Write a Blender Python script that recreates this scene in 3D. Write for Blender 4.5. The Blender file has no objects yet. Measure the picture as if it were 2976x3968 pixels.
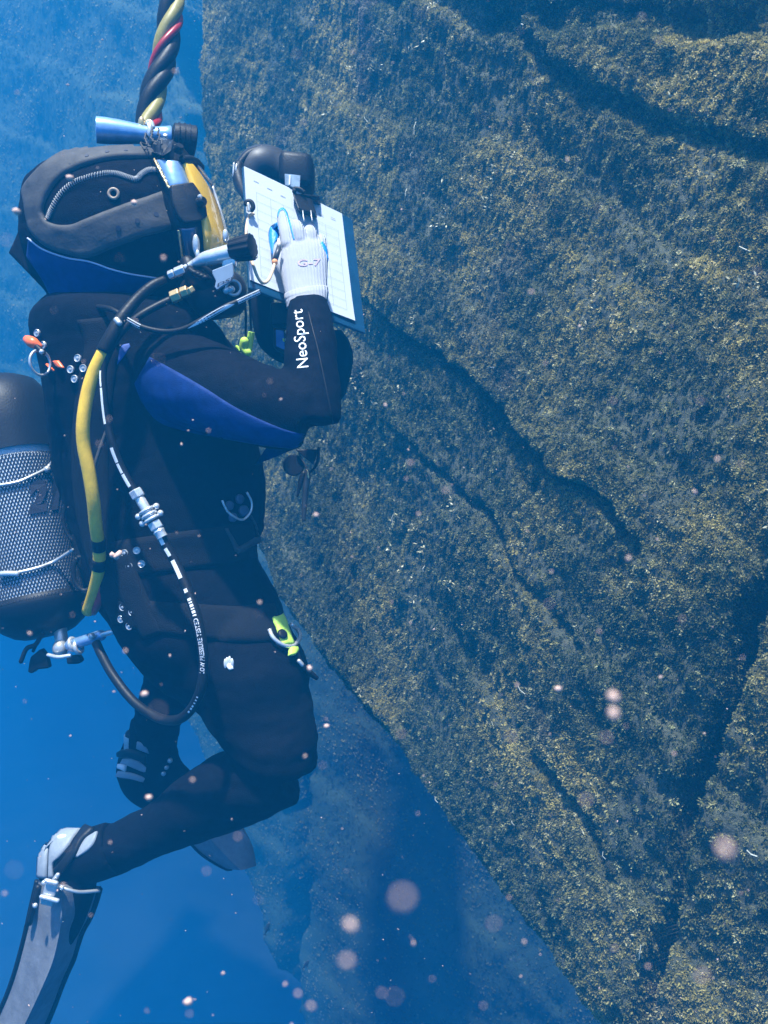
import bpy, bmesh, math, random
import numpy as np
from mathutils import Vector, Matrix, noise as mnoise
from mathutils.bvhtree import BVHTree
random.seed(7)
rng = np.random.default_rng(11)
R = math.radians
scene = bpy.context.scene
col = scene.collection

# ---------------------------------------------------------------- camera
PITCH = R(-12.0)
FPX = 1984 / math.tan(R(30.0))          # focal length in photo pixels
cam_d = bpy.data.cameras.new('camera')
cam_d.sensor_fit = 'VERTICAL'
cam_d.sensor_height = 24.0
cam_d.lens = 12.0 / math.tan(R(30.0))
cam_d.clip_start = 0.02
cam_d.clip_end = 400
cam_d.dof.use_dof = True
cam_d.dof.focus_distance = 1.62
cam_d.dof.aperture_fstop = 6.4
cam = bpy.data.objects.new('camera', cam_d)
cam.rotation_euler = (R(90) + PITCH, 0, 0)
col.objects.link(cam)
scene.camera = cam
CX = Vector((1, 0, 0))
CF = Vector((0, math.cos(PITCH), math.sin(PITCH)))      # forward
CU = Vector((0, -math.sin(PITCH), math.cos(PITCH)))     # up

def P(px, py, d):
    """a point of the place, d metres ahead of the camera"""
    return CX * ((px - 1488) / FPX * d) + CU * (-(py - 1984) / FPX * d) + CF * d

def D(x, y, d):
    return P(x * 1.794, y * 1.794, d)

# ---------------------------------------------------------------- light
SUN = Vector((-0.09, -0.19, 0.975)).normalized()
w = bpy.data.worlds.new('World')
scene.world = w
w.use_nodes = True
nt = w.node_tree
bg = nt.nodes['Background']
sky = nt.nodes.new('ShaderNodeTexSky')
sky.sky_type = 'NISHITA'
sky.sun_disc = False
sky.sun_elevation = math.asin(SUN.z)
sky.sun_rotation = math.atan2(SUN.x, SUN.y)
nt.links.new(sky.outputs[0], bg.inputs[0])
bg.inputs[1].default_value = 0.15
sl = bpy.data.lights.new('sun', 'SUN')
sl.energy = 5.0
sl.angle = R(2.0)
sl.color = (1.0, 0.96, 0.89)
so = bpy.data.objects.new('sun', sl)
so.rotation_euler = SUN.to_track_quat('Z', 'Y').to_euler()
so.location = (0, 0, 8)
col.objects.link(so)
vs = scene.view_settings
vs.view_transform = 'Standard'
vs.look = 'None'
vs.exposure = 1.65
vs.gamma = 1.0
vs.use_curve_mapping = False
scene.cycles.use_denoising = True
scene.cycles.max_bounces = 5
scene.cycles.diffuse_bounces = 2
scene.cycles.glossy_bounces = 3
scene.cycles.transmission_bounces = 4
scene.cycles.transparent_max_bounces = 6
scene.cycles.volume_bounces = 2
scene.cycles.caustics_reflective = False
scene.cycles.caustics_refractive = False

# ---------------------------------------------------------------- helpers
def mat(name, color, rough=0.6, metal=0.0, spec=0.5, noise=0.0, nscale=40.0, bump=0.0, bscale=120.0,
        color2=None, trans=0.0, coat=0.0, alpha=1.0, ior=1.45, sheen=0.0):
    m = bpy.data.materials.new(name)
    m.use_nodes = True
    t = m.node_tree
    b = t.nodes['Principled BSDF']
    b.inputs['Base Color'].default_value = (*color, 1)
    b.inputs['Roughness'].default_value = rough
    b.inputs['Metallic'].default_value = metal
    b.inputs['Specular IOR Level'].default_value = spec
    b.inputs['IOR'].default_value = ior
    b.inputs['Coat Weight'].default_value = coat
    b.inputs['Transmission Weight'].default_value = trans
    b.inputs['Alpha'].default_value = alpha
    if sheen:
        b.inputs['Sheen Weight'].default_value = sheen
        b.inputs['Sheen Roughness'].default_value = 0.4
    tc = t.nodes.new('ShaderNodeTexCoord')
    if noise > 0 or color2:
        n = t.nodes.new('ShaderNodeTexNoise')
        n.inputs['Scale'].default_value = nscale
        n.inputs['Detail'].default_value = 6
        n.inputs['Roughness'].default_value = 0.65
        t.links.new(tc.outputs['Object'], n.inputs['Vector'])
        r = t.nodes.new('ShaderNodeValToRGB')
        c2 = color2 if color2 else tuple(c * (1 - noise) for c in color)
        r.color_ramp.elements[0].position = 0.35
        r.color_ramp.elements[1].position = 0.65
        r.color_ramp.elements[0].color = (*c2, 1)
        r.color_ramp.elements[1].color = (*color, 1)
        t.links.new(n.outputs['Fac'], r.inputs[0])
        t.links.new(r.outputs[0], b.inputs['Base Color'])
        rr = t.nodes.new('ShaderNodeMapRange')
        rr.inputs['To Min'].default_value = min(1, rough * 1.15)
        rr.inputs['To Max'].default_value = rough * 0.8
        t.links.new(n.outputs['Fac'], rr.inputs['Value'])
        t.links.new(rr.outputs[0], b.inputs['Roughness'])
    if bump > 0:
        n2 = t.nodes.new('ShaderNodeTexNoise')
        n2.inputs['Scale'].default_value = bscale
        n2.inputs['Detail'].default_value = 4
        t.links.new(tc.outputs['Object'], n2.inputs['Vector'])
        bp = t.nodes.new('ShaderNodeBump')
        bp.inputs['Strength'].default_value = bump
        bp.inputs['Distance'].default_value = 0.01
        t.links.new(n2.outputs['Fac'], bp.inputs['Height'])
        t.links.new(bp.outputs[0], b.inputs['Normal'])
    return m

def link(name, me, m=None, parent=None, smooth=True):
    o = bpy.data.objects.new(name, me)
    col.objects.link(o)
    if m is not None:
        for mm in (m if isinstance(m, (list, tuple)) else [m]):
            me.materials.append(mm)
    if smooth and len(me.polygons):
        me.polygons.foreach_set('use_smooth', [True] * len(me.polygons))
    if parent is not None:
        o.parent = parent
    return o

def thing(name, label, cat, group=None):
    o = bpy.data.objects.new(name, None)
    o.empty_display_size = 0.05
    col.objects.link(o)
    tag(o, label, cat, group)
    return o

def tag(o, label=None, cat=None, group=None, kind=None):
    if label: o['label'] = label
    if cat: o['category'] = cat
    if group: o['group'] = group
    if kind: o['kind'] = kind
    return o

def from_np(name, V, F):
    me = bpy.data.meshes.new(name)
    V = np.asarray(V, dtype=np.float32); F = np.asarray(F, dtype=np.int32)
    me.vertices.add(len(V)); me.vertices.foreach_set('co', V.ravel())
    k = F.shape[1]
    me.loops.add(F.size); me.loops.foreach_set('vertex_index', F.ravel())
    me.polygons.add(len(F))
    me.polygons.foreach_set('loop_start', np.arange(0, F.size, k, dtype=np.int32))
    me.update(calc_edges=True); me.validate()
    return me

# numpy gradient noise
_perm = rng.permutation(512).astype(np.int64)
_grad = rng.normal(size=(512, 3)); _grad /= np.linalg.norm(_grad, axis=1)[:, None]
def pnoise(p):
    i = np.floor(p).astype(np.int64); f = p - i
    u = f * f * f * (f * (f * 6 - 15) + 10)
    out = np.zeros(len(p))
    for dx in (0, 1):
        for dy in (0, 1):
            for dz in (0, 1):
                h = _perm[(_perm[(_perm[(i[:, 0] + dx) & 511] + i[:, 1] + dy) & 511] + i[:, 2] + dz) & 511]
                g = _grad[h]
                dot = g[:, 0] * (f[:, 0] - dx) + g[:, 1] * (f[:, 1] - dy) + g[:, 2] * (f[:, 2] - dz)
                wx = u[:, 0] if dx else 1 - u[:, 0]
                wy = u[:, 1] if dy else 1 - u[:, 1]
                wz = u[:, 2] if dz else 1 - u[:, 2]
                out += dot * wx * wy * wz
    return out
def fbm(p, octs=4, lac=2.1, gain=0.5):
    s = np.zeros(len(p)); a = 1.0
    for k in range(octs):
        s += a * pnoise(p + k * 17.3); p = p * lac; a *= gain
    return s
def sstep(a, b, x):
    t = np.clip((x - a) / (b - a), 0, 1)
    return t * t * (3 - 2 * t)
def seg_dist(pts, poly):
    """distance to a polyline and how far along it (0..1)"""
    best = np.full(len(pts), 1e9); side = np.zeros(len(pts)); along = np.zeros(len(pts))
    n = len(poly) - 1
    for k in range(n):
        a = np.array(poly[k]); b = np.array(poly[k + 1]); ab = b - a
        t = np.clip(((pts - a) @ ab) / (ab @ ab), 0, 1)
        q = a + t[:, None] * ab
        d = np.linalg.norm(pts - q, axis=1)
        s = ab[0] * (pts[:, 1] - a[1]) - ab[1] * (pts[:, 0] - a[0])
        mk = d < best
        best[mk] = d[mk]; side[mk] = np.sign(s[mk]); along[mk] = (k + t[mk]) / n
    return best, side, along
def in_poly(pts, poly):
    x, y = pts[:, 0], pts[:, 1]; ins = np.zeros(len(pts), bool); n = len(poly)
    for k in range(n):
        x1, y1 = poly[k]; x2, y2 = poly[(k + 1) % n]
        c = ((y1 > y) != (y2 > y)) & (x < (x2 - x1) * (y - y1) / (y2 - y1 + 1e-12) + x1)
        ins ^= c
    return ins

# ================================================================ the setting: water, seabed, rock
hz = bpy.data.meshes.new('haze')
bm = bmesh.new()
bmesh.ops.create_cube(bm, size=1.0)
HAZE_TOP, HAZE_BOT = 3.6, -14.0
for v in bm.verts:
    v.co = Vector((v.co.x * 130, 30 + v.co.y * 110, HAZE_TOP if v.co.z > 0 else HAZE_BOT))
bm.to_mesh(hz); bm.free()
hm = bpy.data.materials.new('sea_water_haze')
hm.use_nodes = True
t = hm.node_tree
t.nodes.remove(t.nodes['Principled BSDF'])
pv = t.nodes.new('ShaderNodeVolumePrincipled')
pv.inputs['Color'].default_value = (0.006, 0.195, 0.43, 1)
pv.inputs['Absorption Color'].default_value = (0.0, 0.02, 0.10, 1)
pv.inputs['Density'].default_value = 0.14
pv.inputs['Anisotropy'].default_value = 0.0
t.links.new(pv.outputs[0], t.nodes['Material Output'].inputs['Volume'])
tag(link('haze', hz, hm, smooth=False), kind='stuff')

# seabed far below
bed = bpy.data.meshes.new('seabed')
n = 90
xs = np.linspace(-1, 1, n); xs = np.sign(xs) * np.abs(xs) ** 1.6
gx, gy = np.meshgrid(xs * 62, 30 + xs * 52)
pts = np.stack([gx.ravel(), gy.ravel(), np.zeros(n * n)], 1)
pts[:, 2] = -11.2 + 1.2 * fbm(pts * 0.12, 4)
ii = np.arange(n * n).reshape(n, n)
bed = from_np('seabed', pts, np.stack([ii[:-1, :-1], ii[:-1, 1:], ii[1:, 1:], ii[1:, :-1]], -1).reshape(-1, 4))
m_bed = mat('seabed_sand', (0.30, 0.29, 0.24), 0.9, noise=0.4, nscale=0.8, bump=0.4, bscale=3)
tag(link('seabed', bed, m_bed), kind='structure')

def rock_material(name, far=False):
    m = bpy.data.materials.new(name); m.use_nodes = True
    t = m.node_tree; b = t.nodes['Principled BSDF']
    tc = t.nodes.new('ShaderNodeTexCoord')
    def nz(scale, det=8, rough=0.6, sy=None):
        n = t.nodes.new('ShaderNodeTexNoise')
        n.inputs['Scale'].default_value = scale; n.inputs['Detail'].default_value = det
        n.inputs['Roughness'].default_value = rough
        mp = t.nodes.new('ShaderNodeMapping')
        mp.inputs['Scale'].default_value = sy or (1, 1, 1)
        t.links.new(tc.outputs['Object'], mp.inputs[0]); t.links.new(mp.outputs[0], n.inputs['Vector'])
        return n
    def ramp(src, stops):
        r = t.nodes.new('ShaderNodeValToRGB')
        e = r.color_ramp.elements
        e[0].position, e[0].color = stops[0][0], (*stops[0][1], 1)
        e[1].position, e[1].color = stops[-1][0], (*stops[-1][1], 1)
        for p_, c_ in stops[1:-1]:
            k = e.new(p_); k.color = (*c_, 1)
        t.links.new(src, r.inputs[0]); return r
    def mix(f, a, b_):
        x = t.nodes.new('ShaderNodeMix'); x.data_type = 'RGBA'
        t.links.new(f, x.inputs[0]); t.links.new(a, x.inputs[6]); t.links.new(b_, x.inputs[7]); return x.outputs[2]
    base = ramp(nz(55, 9, 0.7).outputs['Fac'], [(0.3, (0.03, 0.038, 0.024)), (0.52, (0.08, 0.085, 0.045)), (0.72, (0.19, 0.18, 0.09))])
    fine = ramp(nz(260, 5, 0.75).outputs['Fac'], [(0.38, (0.025, 0.034, 0.022)), (0.57, (0.10, 0.10, 0.05)), (0.72, (0.32, 0.29, 0.16))])
    f1 = ramp(nz(7, 4).outputs['Fac'], [(0.4, (0.25,) * 3), (0.62, (0.75,) * 3)])
    c = mix(f1.outputs[0], base.outputs[0], fine.outputs[0])
    purple = ramp(nz(13, 5).outputs['Fac'], [(0.3, (0.10, 0.06, 0.075)), (0.7, (0.2, 0.14, 0.14))])
    f2 = ramp(nz(3.3, 6, 0.65).outputs['Fac'], [(0.62, (0, 0, 0)), (0.76, (0.4,) * 3)])
    c = mix(f2.outputs[0], c, purple.outputs[0])
    if far:
        flat = ramp(nz(2.2, 5).outputs['Fac'], [(0.3, (0.042, 0.075, 0.042)), (0.7, (0.075, 0.115, 0.06))])
        x = t.nodes.new('ShaderNodeMix'); x.data_type = 'RGBA'; x.inputs[0].default_value = 0.85
        t.links.new(c, x.inputs[6]); t.links.new(flat.outputs[0], x.inputs[7]); c = x.outputs[2]
    t.links.new(c, b.inputs['Base Color'])
    b.inputs['Roughness'].default_value = 0.75
    bp = t.nodes.new('ShaderNodeBump'); bp.inputs['Strength'].default_value = 0.9; bp.inputs['Distance'].default_value = 0.012
    t.links.new(nz(110, 8, 0.7).outputs['Fac'], bp.inputs['Height'])
    t.links.new(bp.outputs[0], b.inputs['Normal'])
    return m
m_rock = rock_material('algae_covered_rock')

class Plane:
    def __init__(s, A, B, lean):
        A = Vector((*A, 0)); B = Vector((*B, 0))
        s.o = A; s.t = (B - A).normalized()
        nh = Vector((-s.t.y, s.t.x, 0))
        if nh.y > 0: nh = -nh
        s.n = (nh + Vector((0, 0, lean))).normalized()
        s.u = s.n.cross(s.t); s.u = s.u if s.u.z > 0 else -s.u
    def hit(s, px, py):
        r = P(px, py, 1.0)
        k = s.o.dot(s.n) / r.dot(s.n)
        q = r * k - s.o
        return (q.dot(s.t), q.dot(s.u))
    def line(s, pts): return [s.hit(*p) for p in pts]

def rock_sheet(name, pl, a0, a1, h0, h1, step, disp, keep=None):
    na = int((a1 - a0) / step); nh = int((h1 - h0) / step)
    A, H = np.meshgrid(np.linspace(a0, a1, na), np.linspace(h0, h1, nh))
    ah = np.stack([A.ravel(), H.ravel()], 1)
    base = np.array(pl.o) + ah[:, :1] * np.array(pl.t) + ah[:, 1:] * np.array(pl.u)
    d, kp = disp(ah, base)
    V = base + d[:, None] * np.array(pl.n)
    ii = np.arange(na * nh).reshape(nh, na)
    F = np.stack([ii[:-1, :-1], ii[:-1, 1:], ii[1:, 1:], ii[1:, :-1]], -1).reshape(-1, 4)
    if kp is not None: F = F[kp[F].all(1)]
    used = np.unique(F); mp = np.full(len(V), -1); mp[used] = np.arange(len(used))
    V = V[used]; F = mp[F]
    c = np.cross(V[F[0, 1]] - V[F[0, 0]], V[F[0, 2]] - V[F[0, 0]])
    if c @ np.array(pl.n) < 0: F = F[:, ::-1]
    return from_np(name, V, F)

# --- the near rock face on the right
W1 = Plane((0.66, 1.42), (-0.90, 3.85), 0.16)
EDGE = W1.line([(800, -900), (785, -100), (790, 300), (800, 700), (810, 1200), (860, 1700), (1040, 2250), (1200, 2560), (1420, 2830),
                (1700, 3230), (1900, 3500), (2120, 3780), (2350, 4100), (2700, 4700)])
REGION = EDGE + [(-2.5, EDGE[-1][1]), (-2.5, EDGE[0][1])]
# clefts: polyline in photo pixels, half width (m), depth (m), step of the upper lip outwards (m)
CLEFTS = [([(1340, 1130), (1480, 1230), (1640, 1330), (1800, 1440), (1930, 1600), (2050, 1720), (2200, 1840), (2340, 1940), (2480, 2080), (2560, 2140)], 0.013, 0.07, 0.022),
          ([(1500, 1600), (1650, 1780), (1850, 1960), (2060, 2250), (2200, 2420), (2330, 2560)], 0.010, 0.018, 0.010),
          ([(1800, 40), (2020, 160), (2180, 300), (2400, 420), (2640, 520), (2850, 560), (3200, 640)], 0.020, 0.035, 0.010),
          ([(1300, -60), (1700, 0), (2100, 60), (2600, 60), (3100, 60)], 0.03, 0.03, 0.0),
          ([(3180, 1950), (3080, 2150), (2960, 2350), (2900, 2560), (2820, 2800), (2740, 3060), (2660, 3340), (2600, 3600), (2550, 3800), (2500, 4100)], 0.019, 0.9, -0.022),
          ([(2050, 2900), (2280, 3150), (2400, 3400)], 0.012, 0.025, 0.015)]
CLEFTS = [(W1.line(c[0]),) + c[1:] for c in CLEFTS]
bd = np.array(W1.hit(2330, 1940)) - np.array(W1.hit(1500, 1240)); bd /= np.linalg.norm(bd)
bn = np.array([-bd[1], bd[0]]);
if bn[1] < 0: bn = -bn
def disp1(ah, base):
    q = base * 1.0
    wob = np.stack([fbm(q * 5.0 + 3, 4), fbm(q * 5.0 + 31, 4)], 1) * 0.036
    p = ah + wob
    d = 0.08 * fbm(q * 1.15, 2)
    s = p @ bn; l = p @ bd
    lay = s * 3.1 + 0.5 * fbm(np.stack([l * .5, s * .5, s * 0], 1), 2)
    fr = lay - np.floor(lay)
    d += 0.020 * (fr - 0.5) * sstep(0.0, 0.10, 1 - fr) * (0.5 + 0.9 * np.clip(fbm(q * 1.7 + 9, 2) + .4, 0, 1))
    lay2 = s * 9.0 + l * 0.7; fr2 = lay2 - np.floor(lay2)
    d += 0.007 * (fr2 - 0.5) * sstep(0, .15, 1 - fr2)
    for poly, wd, dep, stp in CLEFTS:
        dist, side, al = seg_dist(p if dep < .5 else ah + wob * 0.3, poly)
        endf = sstep(0, 0.12, al) * sstep(0, 0.15, 1 - al) if dep < .5 else 1.0
        wv = wd * (0.75 + 0.8 * np.clip(fbm(q * 6 + 5, 2) + .3, 0, 1))
        d -= dep * endf * (1 - sstep(wv * 0.5, wv * 1.35, dist))
        up = ((p - np.array(poly[0])) @ bn)
        if stp: d += abs(stp) * endf * ((side == side[np.argmax(up)]) == (stp > 0)) * np.exp(-dist / 0.30) * sstep(wv * .4, wv * 1.6, dist)
    d += 0.020 * fbm(q * np.array([6.0, 6.0, 2.8]) + 2, 3) + 0.013 * fbm(q * np.array([24, 24, 13]), 3) + 0.014 * fbm(q * np.array([30, 30, 4]) + 7, 2) * sstep(-0.5, 0.5, q[:, 2]) + 0.009 * fbm(q * np.array([70, 70, 45]), 2)
    rid = np.abs(pnoise(q * 16 + 4)); d += 0.006 * (0.3 - rid)
    pe = ah + wob * 0.45
    ed, _, _ = seg_dist(pe, EDGE); ins = in_poly(pe, REGION)
    sd = np.where(ins, ed, -ed)
    d -= 0.06 * (1 - sstep(0, 0.07, sd))
    d -= 1.1 * sstep(0.0, 0.16, -sd)
    return d, sd > -0.2
me = rock_sheet('rock_face', W1, -0.45, 3.15, -3.0, 2.1, 0.0078, disp1)
rock1 = tag(link('rock_face', me, m_rock), kind='structure')

# --- the far wall behind it, fading into the blue
W2 = Plane((1.4, 4.9), (-4.6, 8.8), 0.10)
EDGE2 = W2.line([(-700, 1350), (-100, 1500), (250, 1900), (560, 2500), (800, 3000), (960, 3450), (1080, 3800), (1200, 4300)])
REG2 = EDGE2 + [(-3, EDGE2[-1][1]), (-3, 8), (EDGE2[0][0], 8)]
CL2 = [(W2.line([(1180, 2900), (1165, 3150), (1180, 3350), (1120, 3600), (1130, 4100)]), 0.07, 0.35), (W2.line([(765, -300), (760, 100), (752, 500), (765, 950), (790, 1300)]), 0.085, 0.9)]
def disp2(ah, base):
    q = base
    p = ah + np.stack([fbm(q * 2.0 + 3, 4), fbm(q * 2.0 + 31, 4)], 1) * 0.16
    d = 0.16 * fbm(q * 0.6, 3) + 0.05 * fbm(q * np.array([3, 3, 1.3]), 3) + 0.02 * fbm(q * np.array([11, 11, 5]), 3) + 0.010 * fbm(q * 40, 2)
    s = p @ bn; lay = s * 1.6; fr = lay - np.floor(lay)
    d += 0.03 * (fr - .5) * sstep(0, .1, 1 - fr)
    for poly, wd, dep in CL2:
        dist, side, al = seg_dist(p, poly)
        d -= dep * (1 - sstep(wd * .4, wd * 1.5, dist))
    ed, _, _ = seg_dist(p, EDGE2); sd = np.where(in_poly(p, REG2), ed, -ed)
    d -= 3.5 * sstep(-0.1, 0.7, -sd)
    return d, sd > -0.75
me = rock_sheet('far_rock_wall', W2, -1.9, 10.5, -11.6, 3.2, 0.029, disp2)
rock2 = tag(link('far_rock_wall', me, rock_material('far_algae_rock', True)), kind='structure')

# --- turf of small algae on the rock (uncountable)
def tuft_mesh(name, nleaf, seed, L, wdt):
    r = random.Random(seed); V = []; F = []
    for k in range(nleaf):
        az = r.uniform(0, 6.283); el = r.uniform(0.25, 1.35); ln = L * r.uniform(0.5, 1.2); wd = wdt * r.uniform(.6, 1.3)
        dr = Vector((math.cos(az) * math.cos(el), math.sin(az) * math.cos(el), math.sin(el)))
        sd = dr.cross(Vector((r.uniform(-1, 1), r.uniform(-1, 1), 1))).normalized() * wd
        o = Vector((r.uniform(-1, 1), r.uniform(-1, 1), 0)) * L * 0.62
        i = len(V)
        V += [o, o + dr * ln * .55 + sd, o + dr * ln, o + dr * ln * .55 - sd]
        F.append((i, i + 1, i + 2, i + 3))
    me = bpy.data.meshes.new(name); me.from_pydata(V, [], F); return me
def leaf_mat():
    m = bpy.data.materials.new('turf_algae'); m.use_nodes = True
    t = m.node_tree; b = t.nodes['Principled BSDF']
    oi = t.nodes.new('ShaderNodeObjectInfo')
    def ramp(src, stops):
        r = t.nodes.new('ShaderNodeValToRGB'); e = r.color_ramp.elements
        e[0].position, e[0].color = stops[0][0], (*stops[0][1], 1)
        e[1].position, e[1].color = stops[-1][0], (*stops[-1][1], 1)
        for p_, c_ in stops[1:-1]:
            k = e.new(p_); k.color = (*c_, 1)
        t.links.new(src, r.inputs[0]); return r.outputs[0]
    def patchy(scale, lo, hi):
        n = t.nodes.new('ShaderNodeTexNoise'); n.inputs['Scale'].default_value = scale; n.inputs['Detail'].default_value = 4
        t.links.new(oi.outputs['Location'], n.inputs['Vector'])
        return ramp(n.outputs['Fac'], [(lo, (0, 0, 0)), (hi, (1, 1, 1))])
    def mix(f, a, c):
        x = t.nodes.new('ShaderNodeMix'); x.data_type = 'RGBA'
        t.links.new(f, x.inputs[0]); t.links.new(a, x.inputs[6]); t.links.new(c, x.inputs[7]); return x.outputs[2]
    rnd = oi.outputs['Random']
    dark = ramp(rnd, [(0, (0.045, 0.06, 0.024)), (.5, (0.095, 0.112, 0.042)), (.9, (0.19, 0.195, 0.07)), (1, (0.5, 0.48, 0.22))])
    dapple_olive = ramp(rnd, [(0, (0.17, 0.155, 0.045)), (.5, (0.38, 0.32, 0.09)), (.9, (0.62, 0.51, 0.17)), (1, (0.80, 0.70, 0.40))])
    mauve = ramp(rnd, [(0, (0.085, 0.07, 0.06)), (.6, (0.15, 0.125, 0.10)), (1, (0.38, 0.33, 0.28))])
    c = mix(patchy(2.4, .43, .57), dark, dapple_olive)  # olive-gold patches put dappled sunlight into the algae colour
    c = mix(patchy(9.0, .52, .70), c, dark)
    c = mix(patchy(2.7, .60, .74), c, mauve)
    t.links.new(c, b.inputs['Base Color'])
    b.inputs['Roughness'].default_value = 0.55
    b.inputs['Specular IOR Level'].default_value = 0.4
    tr = t.nodes.new('ShaderNodeBsdfTranslucent'); t.links.new(c, tr.inputs[0])
    mx = t.nodes.new('ShaderNodeMixShader'); mx.inputs[0].default_value = 0.4
    t.links.new(b.outputs[0], mx.inputs[1]); t.links.new(tr.outputs[0], mx.inputs[2])
    t.links.new(mx.outputs[0], t.nodes['Material Output'].inputs['Surface'])
    return m
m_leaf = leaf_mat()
def scatter(name, target, tufts, dens, smin, smax, seed):
    ng = bpy.data.node_groups.new(name + '_nodes', 'GeometryNodeTree')
    ng.interface.new_socket('Geometry', in_out='INPUT', socket_type='NodeSocketGeometry')
    ng.interface.new_socket('Geometry', in_out='OUTPUT', socket_type='NodeSocketGeometry')
    N = ng.nodes; Lk = ng.links
    gi = N.new('NodeGroupInput'); go = N.new('NodeGroupOutput')
    oi = N.new('GeometryNodeObjectInfo'); oi.inputs['Object'].default_value = target
    dp = N.new('GeometryNodeDistributePointsOnFaces'); dp.inputs['Seed'].default_value = seed
    # uneven cover: noise drives how densely the tufts grow
    nz = N.new('ShaderNodeTexNoise'); nz.inputs['Scale'].default_value = 4.5; nz.inputs['Detail'].default_value = 4
    mr = N.new('ShaderNodeMapRange'); mr.inputs['From Min'].default_value = 0.38; mr.inputs['From Max'].default_value = 0.66
    mr.inputs['To Min'].default_value = dens * 0.35; mr.inputs['To Max'].default_value = dens * 1.4
    Lk.new(nz.outputs['Fac'], mr.inputs['Value']); Lk.new(mr.outputs[0], dp.inputs['Density'])
    Lk.new(oi.outputs['Geometry'], dp.inputs['Mesh'])
    join = N.new('GeometryNodeJoinGeometry')
    for k, tf in enumerate(tufts):
        ti = N.new('GeometryNodeObjectInfo'); ti.inputs['Object'].default_value = tf; ti.inputs['As Instance'].default_value = True
        Lk.new(ti.outputs['Geometry'], join.inputs[0])
    ip = N.new('GeometryNodeInstanceOnPoints'); ip.inputs['Pick Instance'].default_value = True
    Lk.new(join.outputs[0], ip.inputs['Instance'])
    Lk.new(dp.outputs['Points'], ip.inputs['Points'])
    rv = N.new('FunctionNodeRandomValue'); rv.data_type = 'FLOAT'
    rv.inputs[2].default_value = smin; rv.inputs[3].default_value = smax
    Lk.new(rv.outputs[1], ip.inputs['Scale'])
    rot = N.new('FunctionNodeRotateEuler') if False else None
    Lk.new(dp.outputs['Rotation'], ip.inputs['Rotation'])
    ri = N.new('GeometryNodeRotateInstances')
    rr = N.new('FunctionNodeRandomValue'); rr.data_type = 'FLOAT_VECTOR'
    rr.inputs[0].default_value = (-0.4, -0.4, 0); rr.inputs[1].default_value = (0.4, 0.4, 6.283)
    Lk.new(ip.outputs[0], ri.inputs['Instances']); Lk.new(rr.outputs[0], ri.inputs['Rotation'])
    Lk.new(ri.outputs[0], go.inputs[0])
    me = bpy.data.meshes.new(name); me.from_pydata([(0, 0, 0)], [], [])
    o = link(name, me, m_leaf, smooth=False)
    md = o.modifiers.new('turf', 'NODES'); md.node_group = ng
    return tag(o, kind='stuff')
tufts = []
for k in range(4):
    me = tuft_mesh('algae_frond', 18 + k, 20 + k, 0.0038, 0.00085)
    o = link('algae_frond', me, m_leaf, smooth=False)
    o.location = (3.2 + 0.05 * k, 4.5, -1.0)          # parked out of sight inside the rock
    tag(o, kind='stuff')
    tufts.append(o)
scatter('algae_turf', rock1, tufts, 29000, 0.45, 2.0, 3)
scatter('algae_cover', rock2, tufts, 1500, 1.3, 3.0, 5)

def pale(name, n_, seed, L):
    return tuft_mesh(name, n_, seed, L, L * .2)
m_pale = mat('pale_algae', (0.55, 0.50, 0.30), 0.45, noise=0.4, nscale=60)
V = []; F = []; NV = np.empty(len(rock1.data.vertices) * 3, np.float32); rock1.data.vertices.foreach_get('co', NV); NV = NV.reshape(-1, 3)
NN = np.empty(len(rock1.data.vertices) * 3, np.float32); rock1.data.vertices.foreach_get('normal', NN); NN = NN.reshape(-1, 3)
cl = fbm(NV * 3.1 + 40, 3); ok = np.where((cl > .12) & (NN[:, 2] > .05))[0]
for i in rng.choice(ok, 420, replace=False):        # paler bushy clumps on upward-facing rock
    c = Vector(NV[i]); nn = Vector(NN[i]); sz = random.uniform(.006, .017)
    for k in range(16):
        dr = (nn + Vector(rng.normal(size=3)) * .8).normalized(); sd = dr.cross(Vector(rng.normal(size=3))).normalized() * sz * .14
        o = c + Vector(rng.normal(size=3)) * sz * .5; j = len(V); ln = sz * random.uniform(.4, 1.0)
        V += [o, o + dr * ln * .5 + sd, o + dr * ln, o + dr * ln * .5 - sd]; F.append((j, j + 1, j + 2, j + 3))
me = bpy.data.meshes.new('pale_algae'); me.from_pydata([tuple(v) for v in V], [], F)
tag(link('pale_algae', me, m_pale, smooth=False), kind='stuff')
# thin pale twigs caught in the turf
V = []; F = []
tw = MBT = None
for i in rng.choice(np.where(NN[:, 2] > -.3)[0], 70, replace=False):
    c = Vector(NV[i]) + Vector(NN[i]) * .006; ln = random.uniform(.012, .045); nn = Vector(NN[i])
    dr = (CX * .7 - CU * .7 + Vector(rng.normal(size=3)) * .45); dr = (dr - nn * dr.dot(nn)).normalized() + nn * random.uniform(0, .25)
    s1 = dr.cross(nn).normalized() * random.uniform(.0006, .0013); s2 = nn * s1.length; j = len(V)
    for e in (0, .5, 1):
        q = c + dr * ln * e + nn * .004 * math.sin(e * 3); V += [q + s1, q + s2, q - s1, q - s2]
    for a_ in (0, 4):
        for b2 in range(4): F.append((j + a_ + b2, j + a_ + (b2 + 1) % 4, j + a_ + 4 + (b2 + 1) % 4, j + a_ + 4 + b2))
me = bpy.data.meshes.new('twigs'); me.from_pydata([tuple(v) for v in V], [], F)
tag(link('twigs', me, mat('bleached_twig', (0.42, 0.42, 0.34), 0.6), smooth=False), kind='stuff')

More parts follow.
